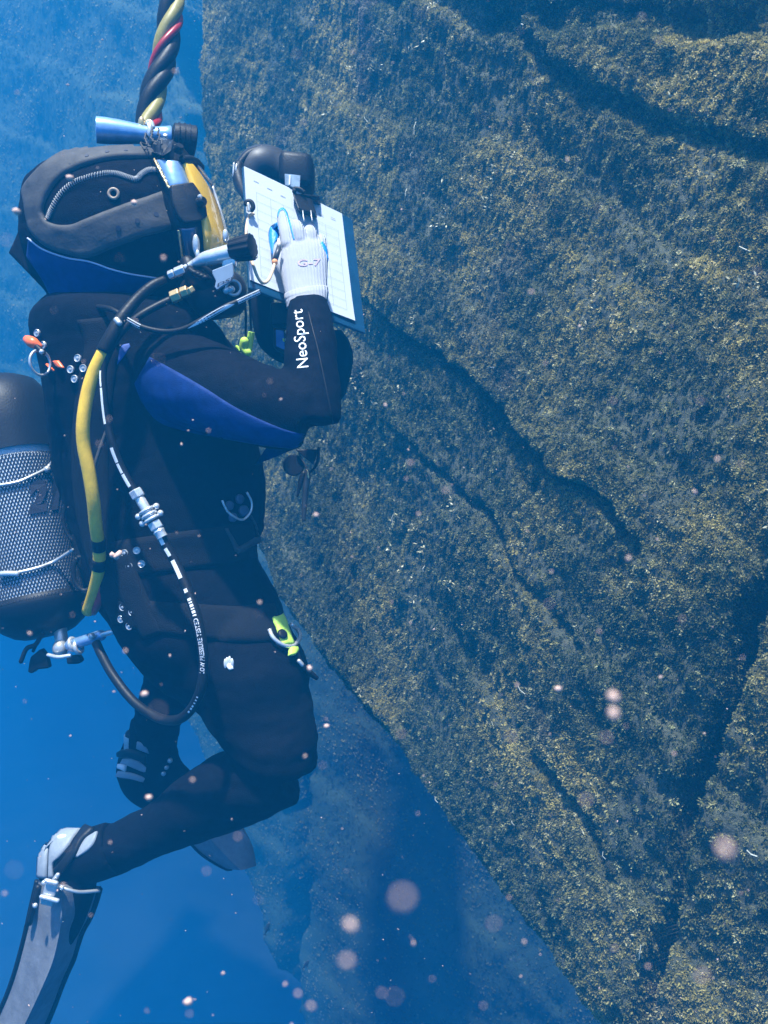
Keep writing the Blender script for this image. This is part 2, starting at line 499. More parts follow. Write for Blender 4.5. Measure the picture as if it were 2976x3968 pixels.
# ================================================================ modelling helpers
def crom(pts, n):
    """Catmull-Rom through control tuples (any length), n samples"""
    A = np.array(pts, float); m = len(A)
    A = np.vstack([2 * A[0] - A[1], A, 2 * A[-1] - A[-2]])
    out = []
    for s in np.linspace(0, m - 1 - 1e-9, n):
        i = int(s); t = s - i
        p0, p1, p2, p3 = A[i], A[i + 1], A[i + 2], A[i + 3]
        out.append(0.5 * (2 * p1 + (p2 - p0) * t + (2 * p0 - 5 * p1 + 4 * p2 - p3) * t * t + (3 * p1 - p0 - 3 * p2 + p3) * t ** 3))
    return np.array(out)
def frames(C):
    """parallel-transport frames along a curve"""
    C = [Vector(c) for c in C]; T = []
    for i in range(len(C)):
        a = C[max(0, i - 1)]; b = C[min(len(C) - 1, i + 1)]
        T.append((b - a).normalized())
    u = T[0].orthogonal().normalized()
    c0 = (-CF - T[0] * T[0].dot(-CF))
    if c0.length > 0.1: u = c0.normalized()
    out = []
    for i, t in enumerate(T):
        u = (u - t * u.dot(t)).normalized()
        out.append((C[i], t, u, t.cross(u).normalized()))
    return out

class MB:
    def __init__(s): s.V = []; s.F = []; s.M = []; s.mi = 0
    def add(s, V, F):
        i = len(s.V); s.V += [tuple(v) for v in V]
        s.F += [tuple(a + i for a in f) for f in F]; s.M += [s.mi] * len(F)
    def rings(s, rings, cap=True, closed=False):
        V = [v for r in rings for v in r]; k = len(rings[0]); F = []
        n = len(rings)
        for i in range(n if closed else n - 1):
            a = i * k; b = ((i + 1) % n) * k
            for j in range(k):
                j2 = (j + 1) % k
                F.append((a + j, a + j2, b + j2, b + j))
        if cap and not closed:
            F.append(tuple(range(k))[::-1]); F.append(tuple((n - 1) * k + j for j in range(k)))
        s.add(V, F)
    def tube(s, pts, r, seg=10, n=None, smooth=True, cap=True, round_end=False):
        """pts: world vectors, r: radius or list"""
        rr = r if isinstance(r, (list, tuple)) else [r] * len(pts)
        A = [(*p, q) for p, q in zip(pts, rr)]
        A = crom(A, n or max(2, (len(pts) - 1) * 6 + 1)) if smooth and len(pts) > 2 else np.array(A, float)
        fr = frames(A[:, :3]); R_ = []
        for (c, t, u, v), q in zip(fr, A[:, 3]):
            R_.append([c + (u * math.cos(2 * math.pi * j / seg) + v * math.sin(2 * math.pi * j / seg)) * q for j in range(seg)])
        if round_end:
            def cap_rings(c, t, u, v, q, sg):
                o = []
                for e in (0.35, 0.7, 0.95):
                    o.append([c + t * sg * q * e + (u * math.cos(2 * math.pi * j / seg) + v * math.sin(2 * math.pi * j / seg)) * q * math.sqrt(1 - e * e) for j in range(seg)])
                return o
            c, t, u, v = fr[0]; R_ = cap_rings(c, t, u, v, A[0, 3], -1)[::-1] + R_
            c, t, u, v = fr[-1]; R_ = R_ + cap_rings(c, t, u, v, A[-1, 3], 1)
        s.rings(R_, cap)
        return A
    def limb(s, secs, n=None, seg=24, flat=False):
        """secs: (x, y, d, half width in display px, half depth in m); ellipse sections square to the path"""
        A = crom(secs, n or (len(secs) - 1) * 6 + 1)
        C = [D(a[0], a[1], a[2]) for a in A]; R_ = []
        for i, a in enumerate(A):
            b = C[min(len(C) - 1, i + 1)] - C[max(0, i - 1)]
            b = b - CF * b.dot(CF)
            b.normalize()
            side = CX if flat else b.cross(CF).normalized(); q = a[3] * 1.794 / FPX * a[2]
            R_.append([C[i] + side * math.cos(2 * math.pi * j / seg) * q + CF * math.sin(2 * math.pi * j / seg) * a[4] for j in range(seg)])
        s.rings(R_)
    def ball(s, c, rx, ry=None, rz=None, ax=None, nu=16, nv=10):
        ry = ry or rx; rz = rz or rx
        X, Y, Z = ax or (Vector((1, 0, 0)), Vector((0, 1, 0)), Vector((0, 0, 1)))
        R_ = []
        for i in range(nv + 1):
            ph = math.pi * (i + 0.02) / (nv + 0.04)
            R_.append([c + X * rx * math.sin(ph) * math.cos(2 * math.pi * j / nu) + Y * ry * math.sin(ph) * math.sin(2 * math.pi * j / nu) + Z * rz * math.cos(ph) for j in range(nu)])
        s.rings(R_)
    def lathe(s, a, b, prof, seg=24):
        """prof: (t along a->b in metres, radius)"""
        ax = (b - a).normalized(); u = ax.orthogonal().normalized(); v = ax.cross(u)
        s.rings([[a + ax * t + (u * math.cos(2 * math.pi * j / seg) + v * math.sin(2 * math.pi * j / seg)) * r for j in range(seg)] for t, r in prof])
    def box(s, c, x, y, z):
        V = [c + x * i + y * j + z * k for i in (-1, 1) for j in (-1, 1) for k in (-1, 1)]
        s.add(V, [(0, 1, 3, 2), (4, 6, 7, 5), (0, 4, 5, 1), (2, 3, 7, 6), (0, 2, 6, 4), (1, 5, 7, 3)])
    def prism(s, poly, off):
        """closed outline of world points pushed through by vector off"""
        n = len(poly); V = list(poly) + [p + off for p in poly]
        F = [tuple(range(n)), tuple(range(2 * n - 1, n - 1, -1))] + [(i, i + n, (i + 1) % n + n, (i + 1) % n) for i in range(n)]
        s.add(V, F)
    def torus(s, c, nrm, R0, r, seg=24, ts=8, sx=1.0):
        nrm = nrm.normalized(); u = (CX - nrm * CX.dot(nrm)).normalized(); v = nrm.cross(u)
        R_ = []
        for i in range(seg):
            a = 2 * math.pi * i / seg; dr = u * math.cos(a) * sx + v * math.sin(a)
            R_.append([c + dr * R0 + (dr.normalized() * math.cos(2 * math.pi * j / ts) + nrm * math.sin(2 * math.pi * j / ts)) * r for j in range(ts)])
        s.rings(R_, cap=False, closed=True)
    def mesh(s, name, fix=True):
        me = bpy.data.meshes.new(name); me.from_pydata([tuple(v) for v in s.V], [], s.F)
        if max(s.M, default=0) > 0: me.polygons.foreach_set('material_index', s.M)
        if fix:
            b = bmesh.new(); b.from_mesh(me); bmesh.ops.recalc_face_normals(b, faces=b.faces); b.to_mesh(me); b.free()
        return me
    def build(s, name, m, parent=None, smooth=True, bevel=0.0, sub=0, edge=None):
        me = s.mesh(name)
        o = link(name, me, m, parent, smooth)
        if bevel:
            md = o.modifiers.new('bevel', 'BEVEL'); md.width = bevel; md.segments = 2; md.limit_method = 'ANGLE'; md.angle_limit = R(35)
        if sub:
            md = o.modifiers.new('sub', 'SUBSURF'); md.levels = sub; md.render_levels = sub
        if smooth and edge:
            md = o.modifiers.new('split', 'EDGE_SPLIT'); md.split_angle = R(edge)
        return o

def remesh(mb, name, vox, smooth_it=6, sub=0):
    """merge overlapping closed shapes into one continuous skin"""
    o = bpy.data.objects.new(name, mb.mesh(name)); col.objects.link(o)
    m = o.modifiers.new('r', 'REMESH'); m.mode = 'VOXEL'; m.voxel_size = vox
    if smooth_it:
        k = o.modifiers.new('s', 'CORRECTIVE_SMOOTH' if False else 'SMOOTH'); k.iterations = smooth_it; k.factor = 0.5
    dg = bpy.context.evaluated_depsgraph_get()
    me = bpy.data.meshes.new_from_object(o.evaluated_get(dg)); me.name = name
    bpy.data.objects.remove(o)
    return me
def bvh_of(*mes):
    V = []; F = []
    for me in mes:
        i = len(V); V += [v.co.copy() for v in me.vertices]; F += [tuple(a + i for a in p.vertices) for p in me.polygons]
    return BVHTree.FromPolygons(V, F)
def on(bvh, px, py, dd=1.55, off=0.0):
    """the point of a surface seen at a photo pixel, and its normal"""
    r = P(px, py, 1.0).normalized()
    h = bvh.ray_cast(Vector((0, 0, 0)), r)
    if h[0] is None:
        h = bvh.find_nearest(P(px, py, dd))
    n = h[1]
    if n.dot(r) > 0: n = -n
    return h[0] + n * off, n
def patch(bvh, ea, eb, name, m, parent, off=0.001, thick=0.002, n=40, k=8, dd=1.55, conv=None):
    """a sheet laid on a surface between two edges given in photo pixels"""
    if conv: ea = [conv(*p) for p in ea]; eb = [conv(*p) for p in eb]
    A = crom(ea, n); B = crom(eb, n); G = []
    for i in range(n):
        row = []
        for j in range(k + 1):
            q = A[i] + (B[i] - A[i]) * j / k
            p, nn = on(bvh, q[0], q[1], dd)
            edge = 0.35 if j in (0, k) or i in (0, n - 1) else 1.0
            row.append((p + nn * (off + thick * edge), p + nn * (off - 0.003)))
        G.append(row)
    V = []; F = []
    idx = lambda i, j, s: (i * (k + 1) + j) * 2 + s
    for row in G:
        for a, b in row: V += [a, b]
    for i in range(n - 1):
        for j in range(k):
            F.append((idx(i, j, 0), idx(i + 1, j, 0), idx(i + 1, j + 1, 0), idx(i, j + 1, 0)))
        F.append((idx(i, 0, 0), idx(i, 0, 1), idx(i + 1, 0, 1), idx(i + 1, 0, 0)))
        F.append((idx(i, k, 0), idx(i + 1, k, 0), idx(i + 1, k, 1), idx(i, k, 1)))
    for j in range(k):
        F.append((idx(0, j, 0), idx(0, j + 1, 0), idx(0, j + 1, 1), idx(0, j, 1)))
        F.append((idx(n - 1, j, 0), idx(n - 1, j, 1), idx(n - 1, j + 1, 1), idx(n - 1, j + 1, 0)))
    mb = MB(); mb.add(V, F)
    return mb.build(name, m, parent)
def text_mesh(body, bold=0.0):
    c = bpy.data.curves.new('text', 'FONT'); c.body = body; c.size = 1.0; c.offset = bold; c.resolution_u = 3
    o = bpy.data.objects.new('text', c); col.objects.link(o)
    dg = bpy.context.evaluated_depsgraph_get()
    me = bpy.data.meshes.new_from_object(o.evaluated_get(dg))
    V = [v.co.copy() for v in me.vertices]; F = [tuple(p.vertices) for p in me.polygons]
    bpy.data.objects.remove(o); bpy.data.meshes.remove(me)
    x0 = min(v.x for v in V); x1 = max(v.x for v in V)
    return [((v.x - x0) / (x1 - x0), v.y) for v in V], F, x1 - x0
def crop(sc, ox, oy): return lambda x, y: (x / sc + ox, y / sc + oy)
def W(conv, x, y, d): return P(*conv(x, y), d)

# ---------------------------------------------------------------- materials
m_neo = mat('black_neoprene', (0.0030, 0.0038, 0.0085), 0.85, noise=0.4, nscale=90, bump=0.2, bscale=500, spec=0.10)
m_blue = mat('blue_neoprene', (0.005, 0.030, 0.15), 0.7, noise=0.3, nscale=60, bump=0.15, bscale=500, spec=0.2)
m_strap = mat('grey_rubber_strap', (0.06, 0.056, 0.052), 0.72, noise=0.35, nscale=45, bump=0.08, bscale=200)
m_rub = mat('black_rubber', (0.008, 0.008, 0.009), 0.5, spec=0.3, noise=0.3, nscale=80, bump=0.08, bscale=300)
m_web = mat('black_webbing', (0.006, 0.006, 0.008), 0.8, spec=0.2, bump=0.4, bscale=700)
m_yel = mat('yellow_fibreglass', (0.95, 0.54, 0.03), 0.2, noise=0.08, nscale=25, coat=1.0)
m_yhose = mat('yellow_hose', (0.86, 0.52, 0.03), 0.42, noise=0.22, nscale=50, bump=0.05, bscale=200)
m_red = mat('red_cable', (0.36, 0.010, 0.014), 0.35, noise=0.2, nscale=60)
m_chr = mat('chrome', (0.82, 0.81, 0.78), 0.27, metal=0.55, noise=0.25, nscale=70, bump=0.05, bscale=150)
m_steel = mat('steel', (0.62, 0.62, 0.60), 0.34, metal=0.55, noise=0.2, nscale=90)
m_brass = mat('brass', (0.85, 0.58, 0.25), 0.3, metal=0.7, noise=0.2, nscale=80)
m_alu = mat('blue_anodised_metal', (0.30, 0.48, 0.72), 0.32, metal=0.55, noise=0.25, nscale=60)
m_white = mat('white_print_and_highlight', (0.82, 0.82, 0.80), 0.5)
m_tank = mat('pale_tank_paint', (0.60, 0.67, 0.74), 0.4, noise=0.2, nscale=30)
m_net = mat('dark_net', (0.018, 0.020, 0.028), 0.7)
m_paper = mat('waterproof_paper', (0.52, 0.56, 0.62), 0.5, noise=0.05, nscale=20)
m_line = mat('printed_line', (0.25, 0.27, 0.32), 0.6)
m_acr = mat('teal_acrylic_board', (0.010, 0.06, 0.13), 0.3, noise=0.25, nscale=30, alpha=0.88)
m_glove = mat('white_knit_glove', (0.42, 0.43, 0.47), 0.8, noise=0.08, nscale=60)
m_gblue = mat('blue_latex_coating', (0.02, 0.28, 0.72), 0.4, noise=0.2, nscale=60, bump=0.2, bscale=400)
m_neon = mat('neon_webbing', (0.58, 0.86, 0.10), 0.55, noise=0.1, nscale=60, bump=0.15, bscale=500)
m_orange = mat('orange_plastic', (0.95, 0.16, 0.03), 0.35)
m_tan = mat('tan_tubing', (0.72, 0.52, 0.32), 0.4, noise=0.15, nscale=50)
m_grey = mat('grey_boot_rubber', (0.30, 0.33, 0.36), 0.5, noise=0.2, nscale=40, bump=0.1, bscale=250)
m_fin = mat('grey_fin_rubber', (0.22, 0.22, 0.23), 0.45, noise=0.35, nscale=22, bump=0.1, bscale=120)
m_screen = mat('blue_screen', (0.01, 0.12, 0.42), 0.15)
m_glass = mat('pale_window', (0.36, 0.46, 0.55), 0.12, noise=0.4, nscale=70)
m_zip = mat('zip_coil', (0.34, 0.34, 0.33), 0.4)
m_mark = mat('dark_tank_marking', (0.014, 0.018, 0.035), 0.6)
m_pad = mat('dark_steel_band', (0.10, 0.12, 0.18), 0.25, metal=0.7)
# knit: fine ribs of the glove
def knit(m):
    t = m.node_tree; b = t.nodes['Principled BSDF']
    tc = t.nodes.new('ShaderNodeTexCoord'); wv = t.nodes.new('ShaderNodeTexWave')
    wv.inputs['Scale'].default_value = 130; wv.inputs['Distortion'].default_value = 1.5; wv.bands_direction = 'X'
    t.links.new(tc.outputs['Object'], wv.inputs['Vector'])
    bp = t.nodes.new('ShaderNodeBump'); bp.inputs['Strength'].default_value = 0.5; bp.inputs['Distance'].default_value = 0.003
    t.links.new(wv.outputs['Fac'], bp.inputs['Height']); t.links.new(bp.outputs[0], b.inputs['Normal'])
knit(m_glove)

# ================================================================ the diver
mb = MB()
# trunk
mb.limb([(225, 600, 1.60, 95, .085), (225, 640, 1.60, 108, .095), (270, 695, 1.61, 195, .16), (300, 780, 1.62, 206, .175), (318, 860, 1.62, 211, .17), (336, 960, 1.62, 220, .155),
         (349, 1030, 1.62, 223, .15), (361, 1130, 1.62, 209, .145), (359, 1182, 1.62, 191, .14), (378, 1240, 1.62, 194, .145), (401, 1290, 1.62, 197, .15),
         (429, 1340, 1.62, 189, .155), (455, 1390, 1.62, 185, .155), (480, 1440, 1.62, 172, .14), (492, 1490, 1.62, 130, .11)], seg=36, flat=True)
# neck and head (inside the hood)
mb.limb([(255, 380, 1.56, 120, .085), (255, 440, 1.56, 165, .095), (250, 500, 1.56, 160, .095), (240, 560, 1.57, 110, .08), (228, 640, 1.59, 95, .08)], flat=True)
# near leg, bent back at the knee
mb.limb([(480, 1390, 1.58, 150, .12), (540, 1455, 1.55, 128, .11), (556, 1510, 1.54, 119, .10), (575, 1560, 1.53, 109, .09), (592, 1612, 1.52, 95, .085), (597, 1665, 1.52, 86, .075)])
mb.limb([(602, 1655, 1.52, 88, .075), (535, 1692, 1.54, 85, .07), (436, 1738, 1.57, 77, .066), (345, 1790, 1.60, 58, .05), (258, 1828, 1.62, 54, .045), (195, 1852, 1.63, 48, .042)])
# far leg
mb.limb([(440, 1400, 1.76, 130, .10), (372, 1490, 1.80, 72, .065), (343, 1550, 1.84, 50, .05), (337, 1610, 1.88, 46, .045), (345, 1670, 1.90, 55, .045), (385, 1720, 1.92, 55, .04)])
# near arm: upper arm and raised forearm
mb.limb([(300, 780, 1.56, 85, .08), (360, 800, 1.50, 96, .08), (430, 828, 1.46, 97, .075), (502, 856, 1.43, 93, .07), (590, 886, 1.41, 86, .062), (662, 896, 1.40, 76, .055)])
mb.limb([(672, 912, 1.40, 62, .052), (674, 850, 1.41, 62, .05), (673, 800, 1.42, 58, .046), (672, 740, 1.44, 55, .042), (668, 680, 1.46, 48, .036), (664, 645, 1.48, 42, .032)])
# far arm behind the board
mb.limb([(400, 730, 1.74, 70, .06), (500, 830, 1.76, 62, .055), (600, 880, 1.76, 55, .05), (690, 850, 1.74, 48, .045), (722, 770, 1.71, 40, .04), (705, 728, 1.69, 38, .036)])
mb.limb([(715, 722, 1.69, 36, .036), (655, 748, 1.67, 42, .036), (598, 738, 1.66, 36, .034), (573, 690, 1.66, 29, .03), (563, 640, 1.68, 27, .028), (566, 600, 1.71, 30, .028)])
me_body = remesh(mb, 'person', 0.0062, 5)
co = np.empty(len(me_body.vertices) * 3, np.float32); me_body.vertices.foreach_get('co', co); co = co.reshape(-1, 3)
no = np.empty(len(me_body.vertices) * 3, np.float32); me_body.vertices.foreach_get('normal', no); no = no.reshape(-1, 3)
jt = np.zeros(len(co))
for q_, rad in ((D(625, 850, 1.41), .07), (D(600, 1630, 1.50), .10), (D(500, 1600, 1.53), .09), (D(470, 1420, 1.58), .12), (D(560, 1180, 1.60), .10), (D(400, 760, 1.50), .08), (D(260, 1828, 1.62), .07), (D(340, 1560, 1.84), .07)):
    jt = np.maximum(jt, np.exp(-(np.linalg.norm(co - np.array(q_), axis=1) / rad) ** 2))
fold = (0.0040 + 0.0065 * jt) * fbm(co * np.array([8, 8, 20]), 3) + 0.006 * jt * (0.35 - np.abs(pnoise(co * np.array([12, 12, 34]) + 5))) + 0.0012 * fbm(co * 45, 2)
me_body.vertices.foreach_set('co', (co + no * fold[:, None]).ravel()); me_body.update()
person = link('person', me_body, m_neo)
tag(person, 'diver in black and blue wetsuit writing on a board beside the rock face', 'person')
B_body = bvh_of(me_body)

# blue panel under the sleeve
c4 = crop(1.659, 400, 1100)
patch(B_body, [(300, 470), (440, 545), (640, 660), (846, 790), (1075, 900), (1240, 955), (1400, 968), (1508, 950)],
      [(200, 640), (250, 760), (360, 890), (560, 955), (800, 1000), (1050, 1040), (1300, 1064), (1480, 1050)], 'sleeve_panel', m_blue, person, off=0.0004, thick=0.0012, n=60, k=14, conv=c4)
# small worn blue patch on the shoulder
patch(B_body, [(960, 420), (990, 385), (1040, 375)], [(930, 560), (980, 500), (1050, 400)], 'shoulder_patch', mat('worn_blue_patch', (0.04, 0.09, 0.34), 0.6, noise=0.3, nscale=60), person, 0.0004, 0.0012, 14, 5, conv=crop(2.074, 0, 1150))
# lettering up the forearm
V, F, L = text_mesh('NeoSport', 0.0)
mb = MB()
VV = []
for u, v in V:
    px = 1196 - 24 * u - v * 62; py = 1424 - u * 224 + v * 6
    VV.append(on(B_body, px, py, off=0.0016)[0])
mb.add(VV, F)
mb.build('sleeve_lettering', m_white, person, smooth=False)
# seam lines of the suit
def bead(bvh, pts, name, m, parent, r=0.002, conv=None, n=40, off=0.0006, dd=1.55):
    pts = [conv(*p) for p in pts] if conv else pts
    mb = MB(); mb.tube([on(bvh, p[0], p[1], dd, off)[0] for p in crom(pts, n)], r, 6, smooth=False)
    return mb.build(name, m, parent)
bead(B_body, [(1195, 1210), (1215, 1290), (1235, 1370), (1290, 1640), (1300, 1720)], 'sleeve_seam', m_rub, person, 0.0012)

# hood
mb = MB()
mb.limb([(300, 346, 1.56, 50, .035), (282, 354, 1.56, 115, .065), (266, 370, 1.56, 162, .092), (255, 405, 1.56, 195, .12), (256, 450, 1.56, 204, .13), (258, 500, 1.56, 210, .13),
         (262, 545, 1.56, 205, .125), (262, 600, 1.565, 185, .115), (255, 640, 1.57, 150, .105), (238, 680, 1.58, 115, .095)], seg=40, flat=True)
me = remesh(mb, 'hood', 0.005, 5)
hc = np.empty(len(me.vertices) * 3, np.float32); me.vertices.foreach_get('co', hc); hc = hc.reshape(-1, 3)
hn = np.empty(len(me.vertices) * 3, np.float32); me.vertices.foreach_get('normal', hn); hn = hn.reshape(-1, 3)
me.vertices.foreach_set('co', (hc + hn * (0.004 * fbm(hc * np.array([10, 10, 26]), 3))[:, None]).ravel()); me.update()
hood = link('hood', me, m_neo, person)
B_hood = bvh_of(me)
c1 = crop(1.843, 0, 380)
patch(B_hood, [(205, 1005), (310, 1080), (470, 1140), (640, 1170), (800, 1225), (950, 1260), (1110, 1285)],
      [(190, 1130), (300, 1290), (370, 1420), (470, 1470), (620, 1480), (760, 1500), (900, 1490)], 'hood_collar', m_blue, hood, 0.0004, 0.002, 50, 14, conv=c1)
bead(B_hood, [(205, 1000), (310, 1078), (470, 1138), (640, 1168), (800, 1222), (950, 1257), (1120, 1283)], 'collar_piping', mat('pale_piping', (0.42, 0.46, 0.58), 0.5), hood, 0.0016, conv=c1, off=0.002)
# turned-out flap of the collar behind the neck
mb = MB()
fl = [(75, 1080), (120, 960), (180, 870)]; fr_ = [(370, 1440), (250, 1240), (190, 1000)]
A = crom([(*c1(*a), 0) for a in [(62, 1105), (110, 1000), (150, 900)]], 10); Bq = crom([(*c1(*a), 0) for a in [(375, 1430), (300, 1230), (235, 1010)]], 10)
top = []; rows = []
for i in range(10):
    rows.append([P(*(A[i][:2] + (Bq[i][:2] - A[i][:2]) * j / 8), 1.53 + 0.05 * (j / 8 - 0.3) ** 2 + 0.004 * math.sin(j * 1.3)) for j in range(9)])
V = []; F = []
for i in range(10):
    for j in range(9): V.append(rows[i][j]); V.append(rows[i][j] + CF * 0.005)
ix = lambda i, j, s: (i * 9 + j) * 2 + s
for i in range(9):
    for j in range(8):
        for s_ in (0, 1): F.append((ix(i, j, s_), ix(i + 1, j, s_), ix(i + 1, j + 1, s_), ix(i, j + 1, s_)))
    F += [(ix(i, 0, 0), ix(i, 0, 1), ix(i + 1, 0, 1), ix(i + 1, 0, 0)), (ix(i, 8, 0), ix(i, 8, 1), ix(i + 1, 8, 1), ix(i + 1, 8, 0))]
for j in range(8):
    for i in (0, 9): F.append((ix(i, j, 0), ix(i, j, 1), ix(i, j + 1, 1), ix(i, j + 1, 0)))
mb.add(V, F); mb.build('collar_flap', m_neo, hood)
# coil zip across the back of the hood
def coil(pts, name, r, turns, parent, conv=c1):
    C = crom([conv(*p) for p in pts], turns * 8)
    mb = MB(); base = [on(B_hood, c[0], c[1], off=0.0015) for c in C]; Q = []
    for i, (p, nn) in enumerate(base):
        t = (base[min(i + 1, len(base) - 1)][0] - base[max(0, i - 1)][0]).normalized(); s_ = t.cross(nn).normalized()
        a = i * 2 * math.pi / 8
        Q.append(p + (s_ * math.cos(a) + nn * math.sin(a) * 0.6) * r)
    mb.tube(Q, 0.00075, 5, smooth=False)
    return mb.build(name, m_zip, parent)
coil([(345, 860), (372, 790), (430, 690), (520, 610), (620, 570), (740, 540), (830, 540), (900, 562), (970, 580), (1010, 545), (1060, 515), (1120, 515), (1150, 530)], 'zip', 0.0042, 78, hood)
coil([(345, 465), (400, 425), (470, 390), (540, 365), (620, 350)], 'zip', 0.003, 24, hood)
mb = MB()
p, nn = on(B_hood, *c1(812, 684), off=0.0015)
mb.torus(p, nn, 0.0075, 0.0026, 20, 8)
mb.build('grommet', mat('tan_grommet', (0.34, 0.25, 0.17), 0.45), hood)

# gloved hand that holds the pencil
chd = crop(2.074, 700, 500)
def H(x, y, d): return P(*chd(x, y), d)
mb = MB(); k_ = 1 / 2.074 / FPX
def capsule(mb, pts, d_r, seg=14):
    """pts (x, y, d, r in crop px)"""
    mb.tube([H(a[0], a[1], a[2]) for a in pts], [a[3] * k_ * a[2] for a in pts], seg, round_end=True)
# palm and back of the hand
def hlimb(secs):
    A = crom(secs, 30); R_ = []
    for a in A:
        c = H(a[0], a[1], a[2]); R_.append([c + CX * math.cos(2 * math.pi * j / 28) * a[3] * k_ * a[2] + CF * math.sin(2 * math.pi * j / 28) * a[4] for j in range(28)])
    mb.rings(R_)
hlimb([(955, 850, 1.555, 75, .008), (985, 880, 1.545, 135, .015), (995, 940, 1.535, 175, .019), (995, 1030, 1.525, 190, .021), (990, 1130, 1.515, 192, .022), (998, 1230, 1.505, 182, .022), (1008, 1320, 1.495, 172, .023), (1012, 1410, 1.485, 160, .024)])
capsule(mb, [(862, 930, 1.53, 56), (845, 840, 1.54, 54), (826, 750, 1.555, 50), (818, 690, 1.565, 44), (815, 665, 1.57, 36)], 0)           # index, almost straight
capsule(mb, [(960, 900, 1.53, 58), (945, 820, 1.535, 55), (925, 775, 1.55, 50), (905, 800, 1.575, 44), (895, 850, 1.585, 40)], 0)         # middle, folded
capsule(mb, [(1055, 920, 1.535, 54), (1050, 845, 1.54, 50), (1035, 815, 1.555, 46), (1020, 850, 1.58, 42), (1010, 900, 1.585, 38)], 0)     # ring
capsule(mb, [(1130, 980, 1.54, 48), (1130, 915, 1.545, 44), (1125, 885, 1.56, 40), (1110, 920, 1.58, 36), (1100, 965, 1.585, 33)], 0)      # little finger
capsule(mb, [(850, 1140, 1.525, 62), (805, 1070, 1.54, 52), (765, 960, 1.555, 44), (748, 870, 1.565, 42), (755, 800, 1.572, 38)], 0)       # thumb
me = remesh(mb, 'glove', 0.0021, 4)
glove = link('glove', me, m_glove, person)
B_gl = bvh_of(me)
# latex-dipped thumb, fingertip and edge
patch(B_gl, [(700, 850), (715, 780), (745, 750), (775, 755)], [(738, 1030), (752, 930), (785, 880), (790, 800)], 'latex_coating', m_gblue, glove, 0.0003, 0.0009, 24, 8, conv=chd)
patch(B_gl, [(778, 700), (790, 650), (825, 634), (862, 680), (885, 760), (905, 840), (918, 890)], [(783, 715), (797, 668), (824, 654), (848, 690), (872, 768), (895, 848), (908, 895)], 'latex_coating', m_gblue, glove, 0.0003, 0.0009, 30, 4, conv=chd)
patch(B_gl, [(1135, 900), (1165, 940), (1190, 990), (1200, 1100), (1202, 1220)], [(1125, 920), (1148, 965), (1172, 1010), (1186, 1110), (1190, 1220)], 'latex_coating', m_gblue, glove, 0.0003, 0.0009, 24, 4, conv=chd)
# stretched cuff
mb = MB()
R_ = []
for a in crom([(1008, 1300, 1.497, 176, .026), (1012, 1335, 1.493, 178, .028), (1016, 1350, 1.491, 174, .0275), (1016, 1365, 1.489, 172, .027), (1018, 1390, 1.487, 168, .027), (1018, 1408, 1.486, 166, .0265)], 22):
    c = H(a[0], a[1], a[2]); R_.append([c + CX * math.cos(2 * math.pi * j / 32) * a[3] * k_ * a[2] + CF * math.sin(2 * math.pi * j / 32) * a[4] + CU * (-math.cos(2 * math.pi * j / 32) * -0.007) for j in range(32)])
mb.rings(R_); mb.build('cuff', m_glove, glove)
V, F, L = text_mesh('G-7', 0.02)
mb = MB(); mb.add([on(B_gl, *chd(940 + 185 * u, 1105 - 8 * u - v * 75), off=0.0012)[0] for u, v in V], F)
mb.build('faded_red_print', mat('faded_red_print', (0.43, 0.33, 0.38), 0.85), glove, smooth=False)

# boots
mb = MB()
mb.limb([(245, 1832, 1.62, 57, .05), (190, 1848, 1.63, 58, .05), (140, 1845, 1.635, 52, .045), (112, 1850, 1.64, 30, .035)])
mb.limb([(150, 1825, 1.635, 42, .04), (140, 1860, 1.635, 56, .044), (148, 1900, 1.63, 60, .044), (140, 1950, 1.63, 55, .04), (128, 2000, 1.63, 46, .034), (118, 2040, 1.63, 34, .022)])
me = remesh(mb, 'boot', 0.004, 4)
boot = link('boot', me, m_neo, person); B_bt = bvh_of(me)
c7 = crop(1.659, 0, 2700)
patch(B_bt, [(238, 1165), (240, 1080), (248, 990), (268, 905), (310, 862), (350, 850)], [(302, 1165), (305, 1090), (308, 1000), (325, 910), (350, 870), (375, 848)], 'sole', m_grey, boot, 0.001, 0.004, 30, 6, dd=1.6, conv=c7)
patch(B_bt, [(312, 1165), (315, 1090), (318, 1000), (335, 910), (365, 870), (390, 850)], [(345, 1165), (345, 1070), (385, 1030), (440, 960), (485, 890), (525, 850)], 'heel_cap', m_grey, boot, 0.001, 0.003, 30, 8, dd=1.6, conv=c7)
patch(B_bt, [(490, 1030), (520, 960), (560, 905), (628, 868)], [(500, 1032), (565, 990), (605, 940), (630, 872)], 'ankle_patch', m_grey, boot, 0.001, 0.003, 20, 6, dd=1.6, conv=c7)
patch(B_bt, [(350, 1100), (395, 1055), (450, 980), (495, 905), (520, 860), (545, 835)], [(390, 1150), (450, 1080), (500, 1010), (530, 940), (575, 890), (612, 850)], 'heel_strap', m_rub, boot, 0.002, 0.006, 26, 6, dd=1.6, conv=c7)
mb = MB(); p, nn = on(B_bt, *c7(375, 852), 1.6); mb.ball(p, 0.012, 0.006, 0.006); mb.build('heel_tab', mat('pale_tab', (0.7, 0.75, 0.7), 0.35), boot)

